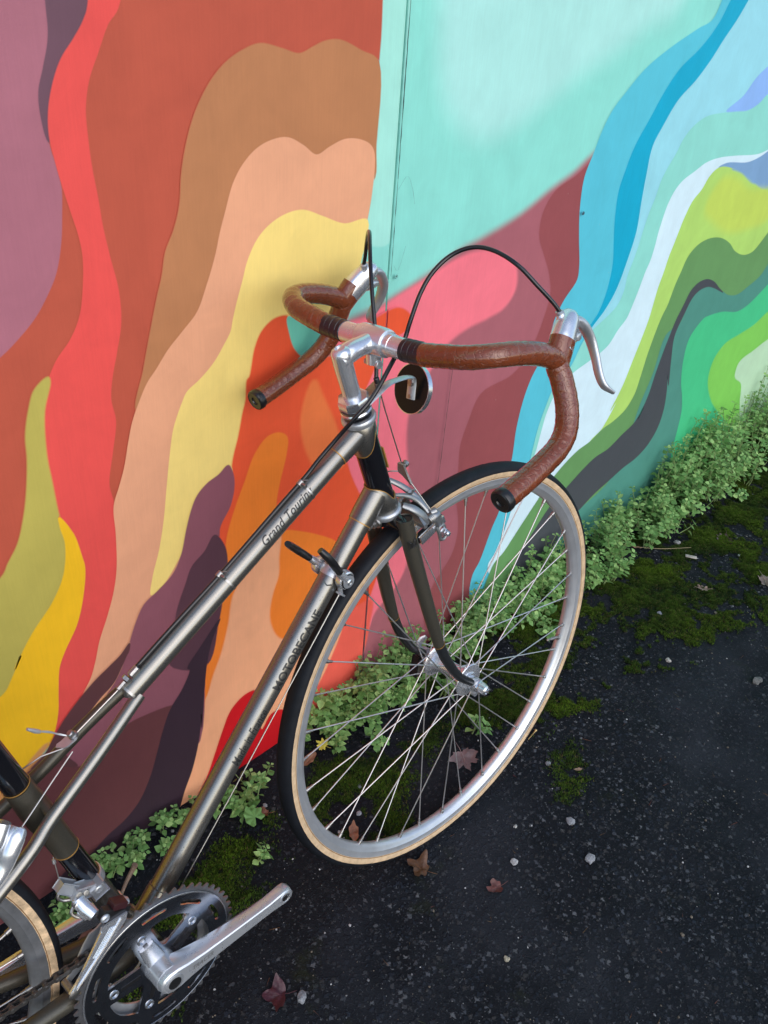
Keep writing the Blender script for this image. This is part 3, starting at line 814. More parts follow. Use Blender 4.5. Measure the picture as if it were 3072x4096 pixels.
# braze-on chevron under the shift levers and paint chips
chips = MB()
rr_ = random.Random(5)
nD = unit(CAMD - ddir * np.dot(CAMD, ddir)); uD = np.cross(nD, ddir)
for _ in range(46):
    s = rr_.gauss(.43, .02) if rr_.random() < .7 else rr_.uniform(.1, .5)
    th = rr_.gauss(-.1, .5); w = rr_.uniform(.0002, .0006)
    p = dt0 + ddir * s
    V = []
    for k in range(5):
        a = 6.283 * k / 5
        th2 = th + w * math.cos(a) * rr_.uniform(.6, 1.4) / .0143
        V.append(p + ddir * w * math.sin(a) * rr_.uniform(.7, 2.0) + .01438 * (math.cos(th2) * nD + math.sin(th2) * uD))
    chips.add((V, [(0, 1, 2, 3, 4)]))
put('paint_chip', chips.mesh('paint_chip', MT['bolt'], 0), down)['kind'] = 'stuff'

sdir_ = unit(np.array([-0.0835, 0, .578]) - BB)
def stp(z): return BB + sdir_ * ((z - BB[2]) / sdir_[2])
seat = part('seat_tube', tube(BB, stp(.405), .0143, 26), 'bronze')
part('seat_tube_band', tube(stp(.4045), stp(.4605), .0142, 26), 'gloss_black', seat)
part('seat_tube_band', tube(stp(.579), stp(.66), .0142, 26), 'gloss_black', seat)
part('seat_sleeve', [lathe([(.0146, -.002), (.0149, .0), (.0152, .04), (.0168, .062), (.0168, .085), (.0152, .105), (.0149, .1185), (.0146, .12)], stp(.4602), sdir_, 28)], 'darkbronze', seat)
for z in (.4045, .4605, .579): part('pinstripe', ring(stp(z), sdir_, .0149, .0006), 'gold', seat)
nS = unit(np.array([.5, -.6, .3])); nS = unit(nS - sdir_ * np.dot(nS, sdir_)); uS = np.cross(nS, sdir_)
stk = MB()
V = []; F = []
for i in range(7):
    for j in range(2):
        th = .35 + .42 * j; s = .5515 - i * .0028
        V.append(stp(s) + .0156 * (math.cos(th) * nS + math.sin(th) * uS))
for i in range(6): F.append((2 * i, 2 * i + 1, 2 * i + 3, 2 * i + 2))
part('sticker', (V, F), 'redtag', seat, 0)
part('seat_post', tube(stp(.66), stp(.80), .0132, 22), 'alloy')

head = part('head_tube', tube(HT_LO, HT_HI, .0160, 30), 'gloss_black')
for c0, c1, dirv, rad_ in ((.372, .412, ddir, .0143), (.477, .513, -tdir, .0127)):
    low = c0 < .4
    V, F, E_ = [], [], []
    N_ = 48
    for k in range(N_):
        th = 2 * math.pi * k / N_                       # 0 = forward
        f = (1 - math.cos(th)) / 2                      # 1 at the back, where the frame tube joins
        f = f * f * (3 - 2 * f)
        sd = math.exp(-((abs(math.atan2(math.sin(th), math.cos(th))) - 1.25) / .38) ** 2)
        e = (.392 + .026 * f - .008 * sd) if low else (.497 - .028 * f + .006 * sd)
        a_, b_ = (c0, e) if low else (c1, e)
        q = 1 if low else -1
        for r_, c_ in ((.0166, a_), (.0180, a_ + q * .0015), (.0181, (a_ + b_) / 2), (.0177, b_ - q * .0012), (.0163, b_)):
            V.append(fk(r_ * math.cos(th), r_ * math.sin(th), c_))
        E_.append(fk(.0170 * math.cos(th), .0170 * math.sin(th), b_))
    for k in range(N_):
        k2 = (k + 1) % N_
        for q in range(4):
            F.append((5 * k + q, 5 * k2 + q, 5 * k2 + q + 1, 5 * k + q + 1))
    lug = part('lug', (V, F), 'bronze', head, 180)
    part('pinstripe', sweep(E_ + [E_[0]], .0006, 5, False), 'gold', head)
    base = dt1 if c0 < .4 else tt0
    dd = -ddir if c0 < .4 else tdir
    L_ = .050 if c0 < .4 else .046
    part('socket', lathe([(rad_ + .0022, .008), (rad_ + .0020, L_ * .7), (rad_ + .0012, L_), (rad_, L_ + .0006)], base, dd, 28), 'bronze', head)
    part('pinstripe', ring(base + dd * (L_ + .0006), dd, rad_ + .0006, .0006), 'gold', head)
part('head_badge', [box(fk(.0163, 0, .447), Vf, Wl, U, .0009, .009, .016, .0006), sweep([fk(.0172, -.006, .436), fk(.0176, 0, .447), fk(.0172, .006, .459)], .0012, 6), sweep([fk(.0172, -.008, .452), fk(.0178, -.002, .44), fk(.0176, .006, .436)], .0011, 6)], 'gold', head)

shell = part('bottom_bracket_shell', [lathe([(.0195, -.034), (.0205, -.032), (.0205, .032), (.0195, .034)], BB, Y3, 28)], 'bronze')
part('socket', lathe([(.0166, .012), (.0162, .055), (.0158, .066), (.0143, .0665)], BB, ddir, 26), 'bronze', shell)
part('socket', lathe([(.0164, .012), (.0160, .04), (.0143, .0505)], BB, sdir_, 26), 'bronze', shell)
part('clamp_band', [lathe([(.0146, -.004), (.0152, -.004), (.0152, .004), (.0146, .004)], dtp(.3035), ddir, 26, True), box(dtp(.3035) + np.array([-.002, -.0165, -.006]), ddir, Y3, np.cross(ddir, Y3), .005, .0025, .004, .0006)], 'dull')
part('chainstay', sweep(spline([BB + np.array([-.01, -.020, 0]), (-.10, -.0335, .2735), (-.20, -.042, .292), (-.427, -.060, .343)], 8), [.0115, .0115, .0085, .0068], 18), 'darkbronze')
part('chainstay', sweep(spline([BB + np.array([-.01, .020, 0]), (-.08, .030, .262), (-.20, .042, .288), (-.427, .060, .343)], 8), [.0115, .0115, .0085, .0068], 18), 'darkbronze')
part('lateral_tube', sweep(spline([(.0600, -.0077, .6143), (-.002, -.0205, .5795), (-.067, -.0328, .5450), (-.138, -.0462, .5045), (-.427, -.063, .343)], 8), .0072, 18), 'bronze')
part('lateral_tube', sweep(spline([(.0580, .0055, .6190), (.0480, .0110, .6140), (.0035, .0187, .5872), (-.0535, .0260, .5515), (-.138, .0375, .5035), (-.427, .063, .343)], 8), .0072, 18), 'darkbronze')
for s in (-1, 1):
    part('seat_stay', sweep([(-.1085, s * .012, .655), (-.20, s * .030, .56), (-.427, s * .062, .343)], [.008, .008, .006], 14), 'bronze')
part('lateral_bridge', [tube((-.066, -.034, .545), (-.066, .023, .552), .0062, 12)], 'darkbronze')

# ---- headset, stem, bars
hs = part('headset', [lathe([(.0165, .511), (.0200, .5125), (.0212, .515), (.0212, .5185), (.0200, .5205), (.0165, .521)], A0, U, 36)], 'satin')
part('bearing_gap', lathe([(.0172, .5205), (.0172, .528)], A0, U, 30), 'gloss_black', hs)
part('bearing_race', lathe([(.015, .5265), (.0186, .527), (.0190, .5295), (.0178, .5315), (.015, .532)], A0, U, 36), 'chrome', hs)
part('hanger_plate', [lathe([(.012, .532), (.0188, .532), (.0188, .5345), (.012, .5345)], A0, U, 30), box(fk(.030, 0, .5352), unit(Vf + .15 * U), Wl, unit(U - .15 * Vf), .017, .0105, .0011, .0005),
     lathe([(.0044, 0), (.0044, .006), (.0034, .0065), (.0034, .010)], fk(.040, 0, .5352), U, 16)], 'dull', hs)
hexn = lathe([(.0150, .5345), (.0188, .5355), (.0194, .5375), (.0194, .5445), (.0182, .5475), (.0125, .5485)], A0, U, 8)
part('locknut', hexn, 'chrome', hs, 25)
part('lower_cup', lathe([(.0172, .3735), (.0195, .372), (.0206, .3695), (.0206, .3655), (.0196, .3640), (.0165, .3635)], A0, U, 36), 'satin', hs)

stem = part('stem', [sweep(spline([fk(0, 0, .53), fk(0, 0, .570), fk(.0005, 0, .590), fk(.002, 0, .6035)], 6), [.0108, .0109, .0114, .0122], 26),
    lathe([(.0122, 0), (.0118, .004), (.0098, .0075), (.006, .0092), (.0058, .0075), (.0042, .0072), (.0040, .003), (0, .003)], fk(.002, 0, .6035), U, 26),
    sweep(spline([fk(-.004, 0, .5985), fk(.012, 0, .6005), fk(.032, .0, .5975), bar(.0535, 0, .5915)], 6), [.0118, .0125, .0112, .0128], 22, flat=1.0)], 'alloy', None, 60)
part('clamp', [lathe([(.0135, -.0215), (.0162, -.0205), (.0170, -.016), (.0175, 0), (.0170, .016), (.0162, .0205), (.0135, .0215)], bar(.0535, 0, .5915), Wb, 32),
    sweep([bar(.047, 0, .578), bar(.0425, 0, .566)], [.0095, .0085], 16)], 'alloy', stem, 40)
part('clamp_bolt', [lathe([(.0045, -.011), (.0050, -.0105), (.0050, -.0075), (.0035, -.0075), (.0035, .012)], bar(.0425, 0, .567), Wb, 12)], 'satin', stem)
# cast mark on the side of the stem
def decal(body, p, xd, nrm, w, h, mat, parent, shear=0, offset=.0, ringed=False):
    xd = unit(xd); nrm = unit(np.array(nrm) - xd * np.dot(nrm, xd)); up = np.cross(nrm, xd)
    tr, tw = text_tris(body, 1.0, shear, offset)
    ys = [q[1] for t in tr for q in t]; sc_y = h / (max(ys) - min(ys)); sc_x = w / tw
    b = MB()
    for t in tr:
        b.add(([np.array(p) + xd * (q[0] * sc_x - w / 2) + up * q[1] * sc_y for q in t], [(0, 1, 2)]))
    if ringed:
        b.add(sweep([np.array(p) + xd * (.62 * w * math.cos(a)) + up * (.85 * h * math.sin(a)) for a in np.linspace(0, 6.283, 25)], .00022, 4, False))
    return put('lettering', b.mesh('lettering', mat, 0), parent)
decal('FORGED', fk(.0265, -.0124, .5945), Vf - .28 * U, -Wl + .12 * U, .0135, .0028, MT['engrave'], stem, offset=.01)
decal('SR', fk(.0285, -.0118, .6002), Vf - .28 * U, -Wl + .45 * U, .0055, .0036, MT['engrave'], stem, .15, .01, True)

hb = part('handlebar', [tube(bar(.053, -.052, .5912), bar(.053, .052, .5912), .0127, 26)], 'alloy')
part('sleeve', lathe([(.0127, -.030), (.0133, -.0295), (.0133, .0295), (.0127, .030)], bar(.0533, 0, .5914), Wb, 28), 'alloy', hb)
def bar_path(s):
    k = [(.052, .078, .5935), (.053, .105, .5985), (.058, .135, .6020), (.074, .159, .6010), (.100, .168, .5900), (.132, .1705, .5700), (.1565, .172, .5480),
         (.1560, .1755, .5360), (.1515, .183, .5220), (.1405, .194, .5000), (.1225, .203, .4830), (.0990, .2075, .4755), (.0680, .2085, .4750), (.0370, .2080, .4755), (.0015, .2070, .4775)]
    if s > 0: k = [(a, b * (1 if i < 9 else .98), c + (0 if i < 9 else .0015)) for i, (a, b, c) in enumerate(k)]
    return [bar(a, s * b, c) for a, b, c in spline(k, 26)]
def wraprf(sd):
    def f(s, th):
        ph = (s / .0115 + sd * th / 6.283) % 1.0
        return   .00030 * ph ** 2 - .00015 + .00024 * noise.noise(Vector((s * 120, math.cos(th) * 1.5, math.sin(th) * 1.5)))
    return f
for s in (-1, 1):
    P = bar_path(s)
    tp = part('bar_tape', sweep(P, .0134, 28, True, wraprf(s)), 'tape', hb, 50)
    part('finish_tape', sweep([bar(.0525, s * .0485, .5915), bar(.0525, s * .06, .5922), bar(.052, s * .080, .5938)], .0132, 26, True, None), 'darktape', hb, 40)
    for q in (.0535, .0625, .071):
        part('tape_edge', lathe([(.0130, -.0008), (.0136, -.0004), (.0136, .0030), (.0130, .0034)], bar(.0525, s * q, .5918 + (q - .05) * .06), Wb, 26, True), 'darktape', hb)
    e, d = P[-1], unit(P[-1] - P[-4])
    pl = part('bar_plug', lathe([(.0134, -.002), (.0142, .0), (.0145, .004), (.0137, .0072), (.0120, .0085), (.0112, .0078), (.0060, .0078), (.0052, .0060), (0, .006)], e, d, 30), 'plastic', hb)
    # ---- brake lever: clamp wrapped in tape, hood body, lever blade
    j = bar(.163, s * .1725, .546); tipc = bar(.198, s * .159, .5735)
    part('tape_collar', sweep([bar(.156, s * .1735, .540), bar(.168, s * .170, .550), bar(.180, s * .167, .558)], [.0130, .0144, .0144], 24, True, None, 1.2, Wb), 'tape', hb, 50)
    body = part('brake_lever_body', [sweep(spline([bar(.170, s * .1695, .551), bar(.183, s * .1655, .5575), bar(.195, s * .162, .563), bar(.206, s * .1590, .566), bar(.2125, s * .158, .5625)], 6), [.0146, .0146, .0138, .0124, .0080], 22, True, None, 1.15, Wb),
        sweep(spline([bar(.192, s * .1605, .566), bar(.1955, s * .1565, .5765), bar(.196, s * .1555, .5795)], 4), [.0085, .0052, .0048], 16),
        sweep(spline([bar(.190, s * .1650, .553), bar(.203, s * .163, .548), bar(.215, s * .1625, .5435)], 4), [.0105, .0095, .0055], 16, True, None, .9, Wb)], 'alloy', hb, 60)
    part('cable_ferrule', lathe([(.0045, 0), (.0050, .001), (.0050, .004), (.0036, .005)], bar(.196, s * .1555, .5785), U - .1 * s * Wb, 16), 'satin', body)
    part('pivot_pin', lathe([(.0046, 0), (.0046, .0011), (.0036, .0016), (0, .0017)], bar(.200, s * (.1625 + .0122), .5515), s * Wb, 18), 'satin', body)
    blade = spline([bar(.2075, s * .159, .566), bar(.2185, s * .160, .5600), bar(.2265, s * .163, .5480), bar(.2305, s * .168, .5290), bar(.2265, s * .176, .5100), bar(.2170, s * .1860, .4930), bar(.2140, s * .194, .4805), bar(.2205, s * .202, .4685)], 7)
    lv = part('brake_lever', [sweep(blade, [.0075, .0090, .0094, .0088, .0078, .0070, .0066, .0060, .0036], 16, True, None, .62, Wb)], 'satin', hb, 60)
    part('lever_cap', box(bar(.2095, s * .1585, .5705), unit(Vb - .6 * U), Wb, unit(U + .6 * Vb), .0062, .0048, .0022, .0008), 'chrome', lv)

# ---- cables
cab_r = [bar(.196, -.1553, .582), bar(.1935, -.150, .5935), bar(.187, -.136, .616), bar(.184, -.115, .6385), bar(.1835, -.086, .6510), bar(.177, -.061, .6550), bar(.1615, -.041, .6505), bar(.137, -.031, .6405), bar(.115, -.026, .6240), bar(.093, -.024, .6010), bar(.077, -.023, .5830), bar(.048, -.0305, .5765), bar(.018, -.0350, .5655), bar(-.006, -.0345, .5545), bar(-.026, -.029, .5450), (.3475, -.014, .823), (.3275, -.005, .801), (.3075, 0, .7815), (.2687, .0005, .7585), (.188, .0005, .7107), (.12, .0008, .6735), (.066, .0005, .6435)]
part('cable_housing', sweep(spline(cab_r, 10), .0026, 10), 'housing', None, 180, 'long black rear brake cable housing running down the top tube')
cab_l = [bar(.196, .1555, .582), bar(.1975, .1505, .594), bar(.196, .139, .617), bar(.186, .120, .6385), bar(.171, .100, .6500), bar(.150, .079, .6520), bar(.123, .056, .6420), bar(.095, .034, .6190), bar(.071, .016, .5895), bar(.052, .004, .5650), bar(.0405, .0, .545)]
part('cable_housing', sweep(spline(cab_l, 10), .0026, 10), 'housing', None, 180, 'short black front brake cable housing')
part('ferrule', lathe([(.0036, 0), (.0036, .008), (.0028, .009)], fk(.040, 0, .5395), U, 14), 'bolt')
for x in (.3082, .1882):
    p = tt(x)
    n_ = np.cross(tdir, Y3); n_ = n_ if n_[2] > 0 else -n_
    cl = part('cable_clip', [lathe([(.0132, -.0012), (.0132, .0012), (.0126, .0012), (.0126, -.0012)], p, tdir, 24, True),
        lathe([(.0031, -.0035), (.0036, -.003), (.0036, .003), (.0031, .0035)], p + n_ * .0152, tdir, 14), box(p + n_ * .0146 - Y3 * .004, tdir, n_, Y3, .0012, .0022, .006, .0004)], 'dull')
    part('clip_tail', sweep([p + n_ * .0165 - tdir * .002, p + n_ * .0178 - Y3 * .004 - tdir * .004, p + n_ * .0172 - Y3 * .008 - tdir * .007], .0009, 6), 'dull', cl)
n_ = np.cross(tdir, Y3); n_ = n_ if n_[2] > 0 else -n_
adj = part('barrel_adjuster', [lathe([(.0032, -.010), (.0042, -.009), (.0042, .001), (.0034, .002)], tt(.066) + n_ * .0150, tdir * 1, 9),
    lathe([(.0030, .004), (.0062, .0045), (.0062, .0085), (.0030, .009)], tt(.066) + n_ * .0150, tdir, 6),
    sweep([tt(.058) + n_ * .0145, tt(.053) + n_ * .006, tt(.050) - n_ * .002], [.0042, .0046, .0050], 10), lathe([(.0026, .010), (.0034, .010), (.0034, .020), (.0026, .021)], tt(.066) + n_ * .0150, tdir, 8)], 'dull')
part('cable_wire', tube((.049, 0, .6315), (-.0135, 0, .6010), .0009, 6), 'wire')
yk = MB()
yc = np.array([-.018, 0, .5935]); yd = unit(np.array([-.62, 0, -.36])); yu = unit(np.array([-.36, 0, .62]))
for pl in ([(.004, .0065), (-.006, .0045), (-.0105, .001), (-.0125, -.004), (-.0155, -.009), (-.0125, -.0115), (-.0075, -.0095), (.002, -.0080), (.0075, -.006), (.0075, .005)],):
    yk.add(plate([pl], lambda a, b: yc - yd * a + Y3 * -b * .9 + yu * .004, .0011, yu))
yoke = put('cable_yoke', yk.mesh('cable_yoke', MT['satin'], 35), bike)
part('anchor_bolt', [lathe([(.0046, 0), (.0054, .0005), (.0054, .0035), (.0040, .0045), (.0040, .0085), (.0030, .0095)], (-.0150, .0, .5985), yu, 8)], 'dull', yoke)
part('frayed_wire', [sweep(spline([(-.0185, .001, .6005), (-.028, .004, .607), (-.038, .005, .617), (-.047, .0045, .6235)], 6), .0010, 6), sweep(spline([(-.0185, .0, .6005), (-.029, .0048, .6085), (-.038, .0042, .6162), (-.047, .0045, .6235)], 6), .0007, 6),
     sweep([(-.046, .0045, .6225), (-.0500, .0042, .6262), (-.0575, .004, .6340)], [.0019, .0026, .0016], 8)], 'satin', yoke)
part('straddle_wire', sweep([(-.0240, -.0095, .5900), (-.055, -.0175, .5735), (-.088, -.028, .5575), (-.102, -.033, .552)], .0009, 6), 'wire')
part('straddle_wire', sweep([(-.0255, .004, .587), (-.0480, .016, .5815), (-.066, .021, .574), (-.095, .026, .558)], .0009, 6), 'wire')

# rear centre-pull brake arm beside the lateral tube
rb = part('rear_brake_arm', [sweep(spline([(-.1005, -.033, .5575), (-.1075, -.036, .5525), (-.1165, -.0375, .542), (-.126, -.038, .528), (-.144, -.040, .513)], 6), [.0090, .0120, .0125, .0110, .0100], 20, True, None, .8),
    lathe([(.0048, -.006), (.0066, -.005), (.0066, .004), (.0056, .0055)], (-.1030, -.036, .5525), (.35, -.75, .55), 20), sweep(spline([(-.112, -.030, .572), (-.124, -.034, .558), (-.140, -.036, .545)], 5), [.0085, .0095, .0085], 16)], 'alloy', None, 60)
part('bolt_face', lathe([(.0040, .0), (.0040, .0012), (0, .0014)], np.array([-.1075, -.036, .5425]) + unit((.35, -.75, .55)) * .0052, (.35, -.75, .55), 16), 'dull', rb)

# ---- reflector on its bracket
RN = unit((.95, -.1, -.3)); RCN = fk(.0885, 0, .5005)
arm = spline([fk(.010, -.010, .534), fk(.028, -.012, .5385), fk(.046, -.012, .5400), fk(.066, -.010, .5330), fk(.080, -.009, .5265), RCN - RN * .0075 + np.array([0, -.008, .0145]), RCN - RN * .0062 + np.array([-.004, -.008, -.010])], 7)
refl = part('reflector', [lathe([(.030, .001), (.0305, .0), (.0305, -.005), (.0, -.005)], RCN, -RN, 44), lathe([(.0, .0005), (.0295, .0006), (.030, .0)], RCN, -RN, 44)], 'reflector')
part('reflector_rim', lathe([(.0304, -.0055), (.0312, -.0055), (.0314, .001), (.0304, .0012)], RCN, -RN, 44, True), 'chrome', refl)
part('reflector_arm', [sweep(arm, .0062, 10, True, None, .28, Wl)], 'satin', refl, 60)
part('arm_bolt', [lathe([(.0042, 0), (.0042, .0028), (.003, .0034), (0, .0035)], RCN - RN * .0078 + np.array([0, -.008, .0095]), -RN, 8), lathe([(.0026, 0), (.0026, .0008), (0, .0008)], RCN - RN * .0078 + np.array([-.004, -.008, -.0065]), -RN, 12)], 'dull', refl)

# ---- fork
fork = part('fork_crown', [sweep([fk(-.001, -.031, .353), fk(0, -.015, .3575), fk(0, .015, .3575), fk(-.001, .031, .353)], [.0105, .0125, .0125, .0105], 20), lathe([(.0160, .352), (.0166, .3635)], A0, U, 28)], 'gloss_black')
for s in (-1, 1):
    up_ = spline([fk(.0015, s * .0315, .367), fk(-.0005, s * .033, .345), fk(-.004, s * .0365, .29), fk(-.0080, s * .0425, .20), fk(-.0088, s * .0455, .1375)], 7)
    lo_ = spline([fk(-.0088, s * .0455, .1378), fk(-.0050, s * .0475, .1000), fk(.0075, s * .0490, .0500), fk(.0270, s * .0498, .0140)], 8)
    bl = part('fork_blade', sweep(up_, [.0113, .0112, .0108, .0098, .0082], 24, False, None, .92, Vf), 'darkbronze')
    part('blade_plug', lathe([(.0108, 0), (.0, .0005)], fk(.001, s * .0318, .362), unit(U - .1 * Vf), 24), 'sock_black', bl)
    part('blade_rim', sweep([fk(.0015 + .0110 * math.cos(a), s * .0315 + .0104 * math.sin(a), .367 - .003 * math.cos(a)) for a in np.linspace(0, 6.283, 29)], .0006, 5, False), 'darkbronze', bl)
    part('pinstripe', sweep([fk(.0015 + .0116 * math.cos(a), s * .0320 + .0111 * math.sin(a), .3395 + .0045 * math.cos(2 * a + .6)) for a in np.linspace(0, 6.283, 41)], .00035, 4, False), 'gold', bl)
    part('blade_tip', sweep(lo_, [.0081, .0076, .0066, .0056], 20), 'sock_black', bl)
    part('pinstripe', ring(lo_[0], unit(lo_[1] - lo_[0]), .0083, .0004), 'gold', bl)
    drop = part('dropout', [plate([[(.0255, .018), (.0300, .0205), (.0400, .0115), (.0455, .002), (.0445, -.008), (.0400, -.0105), (.0375, -.004), (.0345, -.0035), (.0300, -.0105), (.0255, -.013), (.0240, -.008), (.0280, .0)]], lambda a, c: fk(a, s * .0500, c), .0022, Wl),
        lathe([(.0036, -.003), (.0050, -.003), (.0050, .003), (.0036, .003)], fk(.0275, s * .0500, -.0125), Wl, 14, True)], 'satin', bl)
# fork M mark on the near blade
mk = MB()
mc, mx_, mu_ = fk(-.0020, -.0455, .3205), unit(Vf + .1 * U), unit(U - .05 * Vf)
mn = -Wl
Mo = [(-.9, -1), (-.62, 1), (-.22, 1), (-.05, -.1), (.5, 1), (.95, 1), (.7, -.7), (.42, -.7), (.55, .35), (.05, -.7), (-.2, -.7), (-.42, .35), (-.62, -.55)]
for (sc_, wdt) in ((1.0, .00045), (.62, .0008)):
    L_ = Mo + [Mo[0]]
    for (a, b), (c, d) in zip(L_[:-1], L_[1:]):
        q = []
        for t in np.linspace(0, 1, 4):
            x, y = (a + (c - a) * t) * .0085 * sc_, (b + (d - b) * t) * .0078 * sc_
            cx_ = fk(-.0020, -.0345, .3320); th = x / .0105 - .30
            q.append(cx_ + Vf * .01055 * math.sin(th) - Wl * .0102 * math.cos(th) + mu_ * y)
        mk.add(sweep(q, wdt, 4))
put('emblem', mk.mesh('emblem', MT['ink'], 0), [o for o in bike.children if o.name.startswith('fork_blade')][0])

# ---- front centre-pull brake
bp_ = part('brake_bridge', [plate([[(.0185, -.0415), (.0185, .0415), (.0235, .0415), (.0265, .02), (.0265, -.02), (.0235, -.0415)]], lambda a, b: fk(a + .003, b, .3600 - .5 * abs(b)), .0030, unit(U)),
    sweep(spline([fk(.018, -.014, .3685), fk(.026, -.0235, .360), fk(.034, -.0290, .3440), fk(.0375, -.0300, .3300)], 6), [.0042, .0056, .0060, .0060], 14, True, None, .45, Vf),
    sweep(spline([fk(.018, .014, .3685), fk(.026, .0235, .360), fk(.034, .0290, .3440), fk(.0375, .0300, .3300)], 6), [.0042, .0056, .0060, .0060], 14, True, None, .45, Vf)], 'brakealloy', None, 50)
part('brake_bolt', [tube(fk(-.016, 0, .362), fk(.024, 0, .360), .003, 10), lathe([(.0030, -.0115), (.0030, -.004), (.0056, -.004), (.0056, .001), (.0070, .0012), (.0070, .0028)], fk(-.0235, 0, .3625), Vf, 6), lathe([(.0085, 0), (.0085, .004), (.0060, .0065)], fk(-.0215, 0, .3625), Vf, 16)], 'dull', bp_)
for s in (-1, 1):
    ar = part('brake_arm', [sweep(spline([fk(.0225, s * -.030, .3960), fk(.0325, s * -.022, .3850), fk(.0430, s * -.008, .3700), fk(.0490, s * .010, .3500), fk(.0500, s * .0240, .3330)], 7), [.0026, .0036, .0044, .0050, .0048], 14, True, None, .6, Vf),
        lathe([(.0062, -.0080), (.0072, -.0070), (.0072, .0070), (.0060, .0080)], fk(.0505, s * .0290, .3300), Vf, 18),
        sweep(spline([fk(.0530, s * .0290, .3300), fk(.0570, s * .0285, .3170), fk(.0580, s * .0270, .3080)], 5), [.0068, .0062, .0060], 12, True, None, .6, Vf)], 'brakealloy', bp_, 50)
    part('pivot_spring', [lathe([(.0066 + .0006 * (k % 2), .0012 * k) for k in range(8)], fk(.0395, s * .0290, .3310), Vf, 18), lathe([(.0072, 0), (.0072, .001)], fk(.0488, s * .029, .3302), Vf, 18)], 'dull', bp_)
    # slotted eye holding the pad
    loop = [fk(.0595 + .0056 * math.cos(a), s * .0268, .2925 + (.0056 * math.sin(a) + (.0065 if math.sin(a) > 0 else -.0065))) for a in np.linspace(0, 6.283, 25)]
    part('pad_eye', sweep(loop, .0027, 8, False), 'brakealloy', bp_)
    part('brake_pad', [box(fk(.0480, s * .0165, .3040), unit(Vf + .06 * U), Wl, unit(U - .06 * Vf), .0255, .0045, .0052, .0012)], 'rubber', bp_)
    part('pad_holder', [box(fk(.0480, s * .0222, .3040), unit(Vf + .06 * U), Wl, unit(U - .06 * Vf), .0240, .0022, .0062, .0008)], 'chrome', bp_)
    part('pad_nut', [lathe([(.0062, 0), (.0062, .0012), (.0054, .0013), (.0054, .0062), (.0034, .0064), (.0040, .0068), (.0040, .0100), (.0026, .0120), (0, .0125)], fk(.0595, s * .0290, .2950), s * Wl, 8)], 'chrome', bp_, 25)
part('brake_arm', sweep(spline([fk(.0200, -.002, .3790), fk(.0335, -.006, .3690), fk(.0455, -.012, .3530), fk(.0500, -.0220, .3360)], 6), [.0024, .0032, .0038, .0038], 12, True, None, .5, Vf), 'brakealloy', bp_, 50)
# yoke, inner wire, straddle wire
part('cable_wire', sweep([fk(.0400, 0, .5345), fk(.0405, 0, .50), fk(.0440, 0, .4090)], .00085, 6), 'wire')
fy = part('cable_yoke', [plate([[(-.0065, .014), (.0035, .0145), (.0045, .006), (.0065, -.004), (.0095, -.0150), (.0075, -.0175), (.0040, -.0130), (-.0045, -.0055), (-.0095, -.0035), (-.0105, .0005)]], lambda b, c: fk(.0440, -b, .3985 + c), .0015, Vf)], 'dull')
part('yoke_bolt', [lathe([(.0032, 0), (.0032, .004), (.0046, .004), (.0046, .009), (.003, .0095)], fk(.0440, 0, .4075), Vf + .2 * Wl, 12)], 'dull', fy)
part('straddle_wire', sweep([fk(.0445, -.0085, .3830), fk(.0485, -.019, .3560), fk(.0510, -.0262, .3370)], .0009, 6), 'wire')
part('straddle_wire', sweep(spline([fk(.0440, .0100, .3960), fk(.036, .020, .3975), fk(.030, .0275, .3930)], 5), .0009, 6), 'wire')
part('wire_anchor', [lathe([(.0040, -.005), (.0052, -.004), (.0052, .004), (.0038, .005)], fk(.0530, -.0272, .3352), unit(Vf - .4 * Wl), 16)], 'brakealloy')

